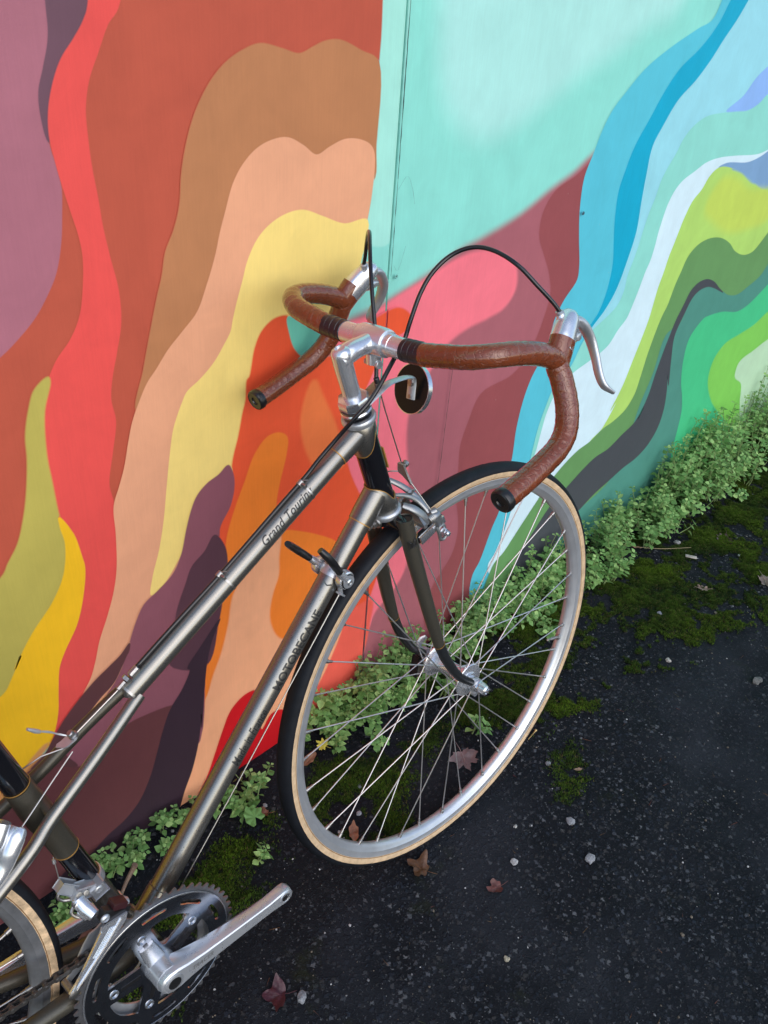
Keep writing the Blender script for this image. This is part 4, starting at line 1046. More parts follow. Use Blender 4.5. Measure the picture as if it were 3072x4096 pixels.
# ---- wheels
def wheel(name, cen, ax, fw, upv, first, label):
    ax, fw, upv = unit(ax), unit(fw), unit(upv)
    cen = np.array(cen, float)
    def at(r, th, w): return cen + r * (math.cos(th) * fw + math.sin(th) * upv) + w * ax
    def revolve(prof, segs=120, closed=True, rfun=None):
        V, F = [], []
        n = len(prof)
        for k in range(segs):
            th = 2 * math.pi * k / segs
            V += [at(r, th, w) for r, w in prof]
        for k in range(segs):
            k2 = (k + 1) % segs
            for i in range(n if closed else n - 1):
                j = (i + 1) % n
                F.append((k * n + i, k2 * n + i, k2 * n + j, k * n + j))
        return V, F
    rim = part(name, revolve([(0.3207, -0.0110), (0.3203, -0.0119), (0.3192, -0.0121), (0.3182, -0.0116), (0.3120, -0.0114), (0.3108, -0.0113), (0.3102, -0.0106), (0.3060, -0.0086), (0.3028, -0.0058), (0.3012, -0.0022), (0.3012, 0.0022), (0.3028, 0.0058), (0.3060, 0.0086), (0.3102, 0.0106), (0.3108, 0.0113), (0.3120, 0.0114), (0.3182, 0.0116), (0.3192, 0.0121), (0.3203, 0.0119), (0.3207, 0.0110), (.3185, .0088), (.3150, 0), (.3185, -.0088)]), 'rim' if first else 'oldrim', None, 28, label)
    sw = material('tan_sidewall' if first else 'worn_tan_sidewall', (.55, .39, .235), .7, 0, (70, .22) if first else (90, .5), (1500, .3))
    for s in (-1, 1):
        part('sidewall', revolve([(.3192, s * .0112), (.3205, s * .0120), (.3222, s * .0123), (.3250, s * .0134), (.3282, s * .0138), (.3308, s * .0135)], closed=False), sw, rim, 180)
        part('bead_line', revolve([(.3203, s * .01175), (.3216, s * .0124), (.3222, s * .0122)], closed=False), material('bead_thread', (.20, .10, .035), .8, 0, (200, .4)), rim, 180)
    # tread with fine ribs
    pr = [(.3296, -.0136), (.3306, -.0136)]
    for i in range(-10, 11):
        w = i / 10 * .0134
        pr.append((.3308 + .0092 * math.sqrt(max(0, 1 - (w / .0136) ** 2)) - (.0005 if i % 2 else 0), w))
    pr += [(.3306, .0136), (.3296, .0136)]
    part('tyre', revolve(pr, 160, False), 'rubber', rim, 180)
    # hub
    hubp = [(.0045, -.055), (.0060, -.0545), (.0085, -.0475), (.0085, -.0435), (.0105, -.0432), (.0105, -.0400), (.0140, -.0395), (.0150, -.0365), (.0262, -.0355), (.0270, -.0345), (.0270, -.0325), (.0255, -.0312), (.0182, -.0295), (.0165, -.0260), (.0138, -.0160), (.0124, -.006), (.0122, 0)]
    hubp = hubp + [(r, -w) for r, w in hubp[-2::-1]]
    part('hub', lathe(hubp, cen, ax, 32), 'alloy', rim, 32)
    if first:
        part('skewer_nut', [lathe([(.0062, -.0525), (.0098, -.0527), (.0102, -.0560), (.0092, -.0580), (.0092, -.0605), (.0096, -.0612), (.0078, -.0700), (.0050, -.0718), (.0046, -.0705), (.0030, -.0705), (.0028, -.0735), (0, -.0738)], cen, ax, 26)], 'chrome', rim, 28)
        q = part('quick_release', [lathe([(.0085, .0525), (.0095, .055), (.0095, .064), (.007, .0665)], cen, ax, 20), sweep(spline([at(.004, 2.2, .062), at(.012, 1.6, .068), at(.020, 1.1, .068), at(.026, .9, .064)], 5), [.0045, .0068, .0078, .0052], 12, True, None, .5)], 'satin', rim, 50)
        part('bracket_block', [box(at(.0235, rad(215), .061), unit(at(1, rad(238), 0) - cen), ax, unit(at(1, rad(148), 0) - cen), .0165, .0065, .0058, .0015)], 'plastic', rim)
        part('bracket_plate', [box(at(.0235, rad(215), .0535), unit(at(1, rad(238), 0) - cen), ax, unit(at(1, rad(148), 0) - cen), .0135, .0008, .0034, .0004)], 'dull', rim)
        va = rad(-34.6)
        part('valve', [lathe([(.0026, 0), (.0029, .001), (.0029, .020), (.0021, .022), (.0021, .034), (.0012, .035)], at(.3005, va, 0), at(-1, va, 0) - cen, 12), lathe([(.0052, .0), (.0052, .0018), (.0030, .003)], at(.3000, va, 0), at(-1, va, 0) - cen, 16)], 'dull', rim)
    # spokes: 36, crossed three
    unit_sp = SPOKE
    for k in range(36):
        th = rad(.5 + 10 * k)
        s = -1 if k % 2 else 1
        lead = 1 if (k // 2) % 2 else -1
        hth = th + lead * rad(58)
        a_, b_ = at(.0238, hth, s * (.0345 if lead > 0 else .0325)), at(.3005, th, s * .0022)
        put('spoke', unit_sp, rim, span(a_, b_, .00098))
        put('nipple', NIPPLE, rim, span(at(.3035, th, s * .0022), b_ + unit(a_ - b_) * .0115, .0024))
    return rim

def span(a, b, r):
    a, b = Vector(a), Vector(b)
    d = b - a
    R = d.to_track_quat('Z', 'Y').to_matrix().to_4x4()
    return Matrix.Translation(a) @ R @ Matrix.Diagonal((r, r, d.length, 1))
sb = MB(); sb.add(sweep([(0, 0, 0), (0, 0, 1)], 1.0, 8)); SPOKE = sb.mesh('spoke', MT['steel'], 50)
nb = MB(); nb.add(sweep([(0, 0, 0), (0, 0, .55), (0, 0, .6), (0, 0, 1)], [1.25, 1.2, .85, .8], 8)); NIPPLE = nb.mesh('nipple', MT['dull'], 50)
wheel('wheel', FA, Wl, Vf, U, True, 'front spoked wheel with tan sidewall tyre')
wheel('wheel', RA, Y3, X3, Z3, False, 'rear spoked wheel, cut off by the left edge of the picture, sidewall worn and flaking')

# ---- shift levers on the down tube
SC = np.array([.337, 0, .6395])
SCD = dt0 + ddir * np.dot(SC - dt0, ddir)
side = np.cross(ddir, Y3); side = side if side[2] > 0 else -side        # away from the wheel, up and back
sh = part('shift_clamp', [lathe([(.0145, -.0060), (.0152, -.0055), (.0152, .0055), (.0145, .0060)], SCD, ddir, 28, True), lathe([(.0040, -.0185), (.0055, -.0185), (.0055, .0185), (.0040, .0185)], SCD, Y3, 16)], 'satin')
text_on_tube('SUNTOUR', SCD - ddir * .0005 - .0 * side, SCD + ddir * .0035, .0155, CAMD + np.array([.2, 0, .2]), sh, .0150, 'engrave')
for s, tipv in ((-1, np.array([-.038, 0, .061])), (1, np.array([-.046, 0, .050]))):
    c = SCD + Y3 * s * .0185
    bs = part('shift_lever', [lathe([(.0105, -.0005), (.0120, .0005), (.0125, .004), (.0118, .0085), (.0095, .0100)], c, s * Y3, 28),
        sweep([c + Y3 * s * .006, c + Y3 * s * .0065 + unit(tipv) * .017, c + Y3 * s * .007 + unit(tipv) * .022], [.0085, .0070, .0058], 14, True, None, .75, Y3)], 'alloy', None, 40)
    part('lever_grip', sweep(spline([c + Y3 * s * .007 + unit(tipv) * .019, c + Y3 * s * .0095 + unit(tipv) * .032, c + Y3 * s * .0125 + tipv * .66, c + Y3 * s * .011 + tipv * .86, c + Y3 * s * .007 + tipv], 6), [.0056, .0062, .0064, .0062, .0050], 14, True, None, .8, Y3), 'plastic', bs, 70)
    part('dial', [lathe([(.0098, .0095), (.0098, .0112), (.0088, .0122), (.0074, .0122)], c, s * Y3, 28)], 'bolt', bs)
    part('dial_face', [lathe([(.0088, .0121), (.0086, .0126), (0, .0126)], c, s * Y3, 28)], 'satin', bs)
    part('dial_screw', [lathe([(.0040, .0126), (.0040, .0142), (.0024, .0150), (.0016, .0146), (0, .0146)], c, s * Y3, 16)], 'chrome', bs)
    part('lever_screw', [lathe([(.0026, 0), (.0024, .0012), (0, .0014)], c + unit(tipv) * .0125 + Y3 * s * .0115, s * Y3, 12)], 'chrome', bs)
    part('cable_stop', [sweep(spline([c - ddir * .010 - side * .004, c - ddir * .016 - side * .009, c - ddir * .018 - side * .013], 4), [.0035, .0032, .0026], 10), box(c - ddir * .019 - side * .012, ddir, Y3, side, .0012, .0045, .0050, .0004)], 'satin', bs)
    part('shift_cable', sweep([c - ddir * .017 - side * .010, dt0 + ddir * .20 - side * .0175 + Y3 * s * .014, dt0 + ddir * .040 - side * .0195 + Y3 * s * .012], .00085, 6), 'wire')
# chevron braze-on
part('braze_on', [sweep([SCD - ddir * .014 + .0146 * unit(nD + .5 * uD), SCD - ddir * .017 + .0147 * nD, SCD - ddir * .014 + .0146 * unit(nD - .4 * uD)], .0010, 6)], 'bronze', down)

# ---- crankset
CR = np.array([0, 0, .2583])
def pol(r, a): return (r * math.cos(rad(a)), r * math.sin(rad(a)))
def cr3(yy): return lambda a, b: np.array([a, yy, CR[2] + b])
def slot(a0, a1, r, w):
    out = []
    for a in np.linspace(a0, a1, 7): out.append(pol(r + w, a))
    c = pol(r, a1)
    for k in np.linspace(0, 180, 6)[1:-1]: out.append((c[0] + w * math.cos(rad(a1 + k)), c[1] + w * math.sin(rad(a1 + k))))
    for a in np.linspace(a1, a0, 7): out.append(pol(r - w, a))
    c = pol(r, a0)
    for k in np.linspace(180, 360, 6)[1:-1]: out.append((c[0] + w * math.cos(rad(a0 + k)), c[1] + w * math.sin(rad(a0 + k))))
    return out[::-1]
ARMS = [32 + 72 * k for k in range(5)]
def teeth(n, rr, rt):
    L_ = []
    for k in range(n):
        a = 360.0 * k / n; p = 360.0 / n
        L_ += [pol(rr, a - .30 * p), pol(rr + (rt - rr) * .5, a - .21 * p), pol(rt, a - .09 * p), pol(rt, a + .05 * p), pol(rr + (rt - rr) * .45, a + .20 * p), pol(rr, a + .32 * p), pol(rr - .0012, a + .5 * p)]
    return L_
circ = lambda r, n=72: [pol(r, 360.0 * k / n) for k in range(n)]
YR = -.0520
big = part('chainring', [plate([teeth(52, .1030, .1078), circ(.0955)[::-1]], cr3(YR), .0011, Y3)], 'toothalloy', None, 30)
holes = []
for a in ARMS:
    for d in (18, -18):
        holes.append(slot(a + d - 9.5, a + d + 9.5, .0845, .0032))
def opening(a0, a1):
    """shield shaped window between two spider arms"""
    P = []
    m_ = (a0 + a1) / 2
    for a in np.linspace(a0 + 11.5, a1 - 11.5, 9):
        P.append(pol(.0700 - .0018 * abs(a - m_) / 24, a))
    c = pol(.0262, m_)
    l, r_ = P[0], P[-1]
    inn = [((r_[0] * (1 - t) + c[0] * t), (r_[1] * (1 - t) + c[1] * t)) for t in (.25, .5, .75, .92)]
    # bow the sides inwards
    inn = [(x * (.97 if 0 < i < 3 else 1), y * (.97 if 0 < i < 3 else 1)) for i, (x, y) in enumerate(inn)]
    inn2 = [((l[0] * (1 - t) + c[0] * t), (l[1] * (1 - t) + c[1] * t)) for t in (.92, .75, .5, .25)]
    return (P + inn + inn2)[::-1]
part('chainring_web', plate([circ(.0978, 120)] + holes + [opening(ARMS[k], ARMS[k] + 72) for k in range(5)], cr3(YR - .0022), .0012, Y3), 'ringalloy', big, 30)
part('edge_bead', lathe([(.0966, 0), (.0985, 0), (.0985, -.0006), (.0978, -.0010), (.0966, -.0010)], CR + Y3 * (YR - .0026), Y3, 120, True), 'chrome', big)
small = part('inner_chainring', plate([teeth(40, .0785, .0832), circ(.0615)[::-1]], cr3(YR + .0075), .0012, Y3), 'satin', None, 30)
for a in ARMS:
    p = pol(.0600, a)
    b_ = np.array([p[0], YR - .0032, CR[2] + p[1]])
    part('ring_bolt', [lathe([(.0062, .012), (.0062, -.0002), (.0058, -.0014), (.0042, -.0018), (.0040, .0004), (.0028, .0004), (.0026, .003), (0, .003)], b_, Y3, 24)], 'chrome', big)
    ps = [pol(r, a) for r in (.026, .052)]
    wv = .0030
    dx, dy = math.cos(rad(a)), math.sin(rad(a))
    q = [(x - dy * wv * k, y + dx * wv * k) for (x, y), k in ((ps[0], 1), (ps[1], 1), (ps[1], -1), (ps[0], -1))]
    part('arm_groove', plate([[(x * .98, y * .98) for x, y in q]], cr3(YR - .0034), .0003, Y3), 'bolt' if a != ARMS[4] else 'bolt', big)
part('spider', [plate([[p for k in range(5) for p in (pol(.0262, ARMS[k] - 26), pol(.0300, ARMS[k] - 14), pol(.0620, ARMS[k] - 6.5), pol(.0680, ARMS[k] - 2.5), pol(.0680, ARMS[k] + 2.5), pol(.0620, ARMS[k] + 6.5), pol(.0300, ARMS[k] + 14), pol(.0262, ARMS[k] + 26))]], cr3(YR + .0030), .0020, Y3)], 'satin', big, 30)
part('bottom_axle', lathe([(.0085, -.09), (.0085, .09)], BB, Y3, 18), 'bolt', shell)
# crank arm, right
CA = rad(.6)
cd, cn = np.array([math.cos(CA), 0, math.sin(CA)]), np.array([-math.sin(CA), 0, math.cos(CA)])
out = []
prof = [(-.0180, .0), (-.0167, .0071), (-.0118, .0137), (-.004, .0170), (.008, .0170), (.022, .0138), (.045, .0112), (.08, .0102), (.12, .0093), (.143, .0090), (.155, .0104), (.165, .0116), (.172, .0100), (.1765, .0058), (.1780, 0)]
outline = [(x, y) for x, y in prof] + [(x, -y) for x, y in prof[-2:0:-1]]
def arm_mesh(sgn, ybase, ytip):
    """forged crank arm: outline swept in depth, rounded at the face"""
    V, F = [], []
    n = len(outline)
    lay = [(0.0, .90), (.18, 1.0), (.75, 1.0), (.93, .93), (1.0, .80)]
    for f, sc_ in lay:
        for x, y in outline:
            cx_ = min(max(x, 0), .166)
            px = cx_ + (x - cx_) * sc_; py = y * sc_
            t = min(max(x / .16, 0), 1)
            y_in = ybase[0] + (ytip[0] - ybase[0]) * min(1, t * 1.6)
            y_out = ybase[1] + (ytip[1] - ybase[1]) * t
            V.append(BB + cd * sgn * px + cn * py + Y3 * (y_in + (y_out - y_in) * f))
    for k in range(len(lay) - 1):
        for i in range(n):
            j = (i + 1) % n
            F.append((k * n + i, k * n + j, (k + 1) * n + j, (k + 1) * n + i))
    F.append(tuple(range(n - 1, -1, -1))); F.append(tuple((len(lay) - 1) * n + i for i in range(n)))
    return V, F
crank = part('crank_arm', [arm_mesh(1, (-.0610, -.0885), (-.0745, -.0895)), lathe([(.0185, -.0500), (.0200, -.0540), (.0190, -.0620), (.0186, -.0800)], BB, Y3, 36)], 'crankalloy', None, 32, 'right crank arm pointing forward, its pedal missing')
part('dust_cap', lathe([(.0122, -.0880), (.0122, -.0892), (.0112, -.0897), (0, -.0899)], BB, Y3, 36), 'satin', crank)
for p0_, r_, d_ in ((BB + cd * .1655, .0066, -.0898),):
    part('pedal_hole_rim', lathe([(.0082, -.0893), (.0080, -.0902), (.0068, -.0903), (.0066, -.0893)], p0_, Y3, 26, True), 'alloy', crank)
    part('pedal_hole', [lathe([(.0067, -.0899), (.0, -.08985)], p0_, Y3, 24)], 'plastic', crank)
    part('pedal_thread', [lathe([(.0064, -.0900 + 0), (.0066, -.0901), (.0060, -.09015), (.0057, -.08995)], p0_ - cd * .0004, Y3, 22, True), lathe([(.0047, -.0900), (.0050, -.09012), (.0044, -.0900)], p0_ - cd * .0010, Y3, 22, True)], 'satin', crank)
decal('TRACER', BB + cd * .0405 + cn * .0008 + Y3 * -.0892, cd, -Y3, .0290, .0062, MT['engrave'], crank, .4, .0)
part('spider_stub', [sweep([BB + Y3 * (YR - .0075), BB + np.array([math.cos(rad(104)), 0, math.sin(rad(104))]) * .048 + Y3 * (YR - .0050)], [.0135, .0095], 16, True, None, .34, np.cross(Y3, (math.cos(rad(104)), 0, math.sin(rad(104)))))], 'alloy', crank, 60)
lc = part('crank_arm', [arm_mesh(-1, (.050, .068), (.062, .076)), lathe([(.0170, .036), (.0180, .052)], BB, Y3, 28)], 'alloy', None, 32, 'left crank arm seen behind the rear tyre')

# ---- chain on the inner ring and back to the rear sprocket
LP = .0127
cpts = []
RC = .0808
YC = YR + .0075
n_arc = 22
for k in range(n_arc): 
    a = -math.pi / 2 + (k) * LP / RC - .2
    if a > math.pi / 2: break
    cpts.append((RC * math.cos(a), CR[2] + RC * math.sin(a)))
x, z = cpts[-1]
end = (-.427, .3530)
L_ = math.hypot(end[0] - x, end[1] - z); nL = int(L_ / LP)
for k in range(1, nL + 1): cpts.append((x + (end[0] - x) * k * LP / L_, z + (end[1] - z) * k * LP / L_ - .006 * math.sin(math.pi * k / nL)))
x, z = cpts[0]
low = []
for k in range(1, 33): low.append((x - k * LP, z + .0035 * k * (.5)))
cpts = low[::-1] + cpts
pins = MB()
for (x, z) in cpts:
    pins.add(lathe([(.0018, -.0042), (.0020, -.0040), (.0020, .0040), (.0018, .0042)], (x, YC, z), Y3, 8))
    pins.add(lathe([(.0038, -.0012), (.0038, .0012)], (x, YC, z), Y3, 8))
chain = put('chain', pins.mesh('chain', MT['chainlink'], 35), bike)
def link_mesh(yo):
    P = []
    for c, a0 in ((0.0, 90), (1.0, -90)):
        for k in range(7):
            a = rad(a0 + 180 * k / 6)
            P.append((c * LP + .0040 * math.cos(a), .0040 * math.sin(a)))
    P.insert(7, (LP / 2, -.0026)); P.append((LP / 2, .0026))
    b = MB()
    for s in (-1, 1):
        b.add(plate([P], lambda u, w: np.array([u, s * yo, w]), .0005, Y3))
    return b.mesh('link', MT['chainlink'], 35)
LK = [link_mesh(.0022), link_mesh(.0034)]
for i in range(len(cpts) - 1):
    (x, z), (x2, z2) = cpts[i], cpts[i + 1]
    if max(x, x2) < -.30: continue
    a = math.atan2(z2 - z, x2 - x)
    put('link', LK[i % 2], chain, Matrix.Translation((x, YC, z)) @ Matrix.Rotation(-a, 4, 'Y'))
part('rear_sprocket', plate([teeth(18, .034, .038), circ(.012, 20)[::-1]], lambda a, b: RA + np.array([a, -.041, b]), .001, Y3), 'dull')

# ---- front derailleur
fd = part('front_derailleur', [lathe([(.0150, -.006), (.0166, -.0055), (.0166, .0055), (.0150, .006)], stp(.3975), sdir_, 28, True),
    box((-.0375, -.0190, .3975), sdir_, Y3, np.cross(sdir_, Y3), .0090, .0055, .0085, .0018), box((-.0535, -.0195, .4080), unit((-.6, -.1, .35)), Y3, unit((.35, 0, .6)), .0120, .0060, .0075, .0012),
    box((-.0670, -.0150, .4210), unit((-.5, 0, .6)), Y3, unit((.6, 0, .5)), .0115, .0055, .0060, .0012)], 'satin', None, 40)
part('clamp_screw', [lathe([(.0052, 0), (.0052, .0014), (.0036, .0022), (.0020, .0018), (0, .0016)], (-.0375, -.0247, .4005), -Y3, 18)], 'satin', fd)
for p in ((-.0520, -.0258, .4085), (-.0600, -.0258, .4125)):
    part('limit_screw', [lathe([(.0036, 0), (.0036, .002), (.0012, .0024), (0, .0022)], p, -Y3 + .3 * Z3, 12)], 'dull', fd)
part('pivot_arm', [sweep([(-.0625, -.026, .4060), (-.0600, -.036, .3990), (-.0560, -.046, .3930)], [.0075, .0082, .0070], 16), sweep([(-.0640, -.030, .3930), (-.0600, -.040, .3900)], [.0065, .0060], 12), lathe([(.0056, 0), (.0066, .001), (.0066, .009), (.0050, .010)], (-.0640, -.024, .4030), unit((.1, -1, .1)), 16)], 'alloy', fd, 50)
part('spring_loop', [sweep(spline([(-.0700, -.012, .4200), (-.0780, -.012, .4120), (-.0740, -.014, .4040), (-.0640, -.018, .4010)], 5), .0020, 8), sweep(spline([(-.066, -.022, .398), (-.072, -.024, .390), (-.066, -.028, .382), (-.060, -.032, .386)], 5), .0022, 8)], 'dull', fd)
FO = [[-.0245, .3821], [-.0277, .3725], [-.0402, .3614], [-.0559, .3493], [-.0715, .3372], [-.0854, .3257], [-.0954, .319], [-.1039, .3128], [-.1069, .3194], [-.0964, .3288], [-.0813, .3474], [-.0658, .3677], [-.0588, .3776], [-.0554, .3846], [-.0453, .3832], [-.0364, .383]]
FI = [[-.0446, .3677], [-.0545, .3625], [-.0637, .3609], [-.073, .3509], [-.0829, .3374], [-.0964, .3209], [-.1059, .3134], [-.1036, .3065], [-.0938, .3116], [-.0773, .3206], [-.0582, .3426], [-.0472, .3532]]
cage = part('cage_plate', plate([FO], lambda a, b: np.array([a, -.0585, b]), .0011, Y3), 'alloy', fd)
part('cage_rib', [sweep([(-.0330, -.0602, .3800), (-.0560, -.0602, .3560), (-.1010, -.0602, .3170)], .0011, 6), sweep([(-.0575, -.0602, .3790), (-.0790, -.0602, .3500), (-.1020, -.0602, .3200)], .0011, 6)], 'chrome', cage)
# cross-hatched pattern pressed into the plate
hat = MB()
for k in range(7):
    f0 = k / 6
    a_ = np.array([-.0400, -.0598, .3740]) * (1 - f0) + np.array([-.0690, -.0598, .3455]) * f0
    b_ = np.array([-.0470, -.0598, .3765]) * (1 - f0) + np.array([-.0730, -.0598, .3490]) * f0
    hat.add(sweep([a_, b_], .00028, 4))
for f0 in (0, .33, .66, 1):
    a_ = np.array([-.0400, -.0598, .3740]) * (1 - f0) + np.array([-.0470, -.0598, .3765]) * f0
    b_ = np.array([-.0690, -.0598, .3455]) * (1 - f0) + np.array([-.0730, -.0598, .3490]) * f0
    hat.add(sweep([a_, b_], .00028, 4))
put('cage_pattern', hat.mesh('cage_pattern', MT['chrome'], 0), fd)
part('cage_plate', plate([FI], lambda a, b: np.array([a, -.0385, b]), .0010, Y3), 'satin', fd)
part('cage_spacer', [tube((-.1020, -.0600, .3160), (-.1020, -.0375, .3130), .0050, 14), lathe([(.0058, 0), (.0062, .0012), (.0040, .0022), (0, .0022)], (-.1025, -.0596, .3155), -Y3, 14)], 'dull', fd)
part('pivot_link', [box((-.0360, -.0515, .3860), unit((1, 0, -.55)), Y3, unit((.55, 0, 1)), .0170, .0055, .0075, .0018), ], 'plastic', fd)
part('link_cap', [box((-.0300, -.0500, .3920), unit((1, 0, -.55)), Y3, unit((.55, 0, 1)), .0090, .0070, .0055, .0015)], 'redrub', fd)
part('link_pin', [lathe([(.0055, 0), (.0055, .001), (.0048, .002), (.0030, .003), (.0026, .0022), (0, .0022)], (-.0490, -.0568, .3920), -Y3, 16)], 'satin', fd)
part('cage_tab', [sweep([(-.0330, -.0470, .3930), (-.0215, -.0475, .3880), (-.0175, -.0480, .3850)], [.0060, .0075, .0055], 14, True, None, .55, Y3)], 'satin', fd, 60)
part('cable_wire', sweep([(-.0684, -.002, .4600), (-.0710, -.010, .4330), (-.0690, -.012, .4250)], .0007, 6), 'wire', fd)
part('cable_end', [sweep([(-.0688, -.002, .4560), (-.0692, -.003, .4510)], .0020, 8)], 'satin', fd)

# ------------------------------------------------------------------ moss, gravel
def inside(poly, x, y):
    c = False
    n = len(poly)
    for i in range(n):
        x1, y1 = poly[i]; x2, y2 = poly[(i + 1) % n]
        if (y1 > y) != (y2 > y) and x < (x2 - x1) * (y - y1) / (y2 - y1) + x1:
            c = not c
    return c
MOSS = [
 [(1.39, .284), (1.691, .359), (1.89, .345), (2.4, .32), (2.5, .12), (2.123, .104), (1.698, -.1), (1.554, -.063), (1.391, -.081), (1.298, -.054), (1.32, .023), (1.273, .084), (1.196, .086), (1.127, .123), (1.184, .193)],
 [(.942, .281), (1.235, .23), (1.176, .145), (1.101, .105), (.873, .023), (.808, .097), (.833, .218)],
 [(.5, .276), (.607, .206), (.734, .162), (.697, .095), (.584, .117), (.513, .016), (.412, .047), (.404, .1), (.401, .171)],
 [(.165, .172), (.268, .177), (.307, .168), (.32, .118), (.296, .102), (.236, .097), (.192, .085), (.17, .099)],
 [(.842, -.048), (.887, -.056), (.858, -.117), (.791, -.126), (.759, -.105)],
 [(.053, .195), (.12, .202), (.36, .2), (.354, .179), (.211, .142), (.058, .095), (.006, .093)],
 [(-.004, .102), (.067, .057), (.009, .02), (-.061, .061)],
 [(.72, .29), (1.3, .27), (2.4, .30), (2.5, -.08), (1.75, -.14), (1.3, -.10), (.95, -.01), (.75, .04)]]
DENS = [1.0, 0.95, 1.0, 1.5, 0.9, 0.6, 0.6, 0.28]

def moss_field():
    b = MB()
    r = random.Random(3)
    for poly, dn in zip(MOSS, DENS):
        xs = [p[0] for p in poly]; ys = [p[1] for p in poly]
        A = (max(xs) - min(xs)) * (max(ys) - min(ys))
        for _ in range(int(A * 520000)):
            x = r.uniform(min(xs) - .02, max(xs) + .02); y = r.uniform(min(ys) - .02, max(ys) + .02)
            jx = x + 0.035 * noise.noise(Vector((x * 14, y * 14, 7))) + r.gauss(0, .010); jy = y + 0.035 * noise.noise(Vector((x * 14, y * 14, 17))) + r.gauss(0, .010)
            if not inside(poly, jx, jy) or y > WY - 0.003: continue
            d = noise.noise(Vector((x * 12, y * 12, 2.2))) + 0.6 * noise.noise(Vector((x * 37, y * 37, 5))) + 0.35 * noise.noise(Vector((x * 90, y * 90, 8)))
            if d < 0.27 - 0.46 * dn: continue
            cush = max(0.0, min(1.0, (d + 0.1) * 1.3))
            z = gz(x, y) - 0.0005 + 0.0085 * cush * (0.7 if dn < 1.2 else 1.3)
            g = r.random(); big = max(0, 0.5 + 0.9 * noise.noise(Vector((x * 9, y * 9, 31))))
            g = g * g; col = (0.012 + 0.085 * big * g + 0.022 * cush, 0.026 + 0.135 * big * g + 0.042 * cush, 0.004 + 0.010 * g)
            if r.random() < 0.06: col = (0.10, 0.085, 0.03)
            h = r.uniform(0.0016, 0.0046)
            for _k in range(3):
                th = r.uniform(0, 6.283); w = r.uniform(0.0004, 0.0010); ln = r.uniform(0.3, 1.2) * h
                ux, uy = math.cos(th), math.sin(th)
                b.add(([(x - uy * w, y + ux * w, z), (x + uy * w, y - ux * w, z), (x + ux * ln, y + uy * ln, z + h)], [(0, 1, 2)]), col)
    o = put('moss', b.mesh('moss', attr_material('moss_green', 0.85, 0.15), 0))
    tag(o, 'dark green moss growing in patches on the damp asphalt', 'moss', kind='stuff')
moss_field()

def rock(r, s, n=1):
    """small irregular stone, about 2*s across"""
    bm = bmesh.new()
    bmesh.ops.create_icosphere(bm, subdivisions=n, radius=1.0)
    k = Vector((r.uniform(-9, 9), r.uniform(-9, 9), r.uniform(-9, 9)))
    f = (r.uniform(.75, 1.15), r.uniform(.7, 1.0), r.uniform(.5, .8))
    for v in bm.verts:
        d = 1 + 0.5 * noise.noise(v.co * 1.1 + k) + .22 * noise.noise(v.co * 2.6 + k)
        v.co = Vector((v.co.x * f[0], v.co.y * f[1], v.co.z * f[2])) * d * s
    a = r.uniform(0, 6.28)
    bmesh.ops.rotate(bm, verts=bm.verts, cent=(0, 0, 0), matrix=Matrix.Rotation(a, 3, 'Z'))
    for i, v in enumerate(bm.verts): v.index = i
    V = [tuple(v.co) for v in bm.verts]; F = [tuple(v.index for v in q.verts) for q in bm.faces]
    bm.free()
    return V, F

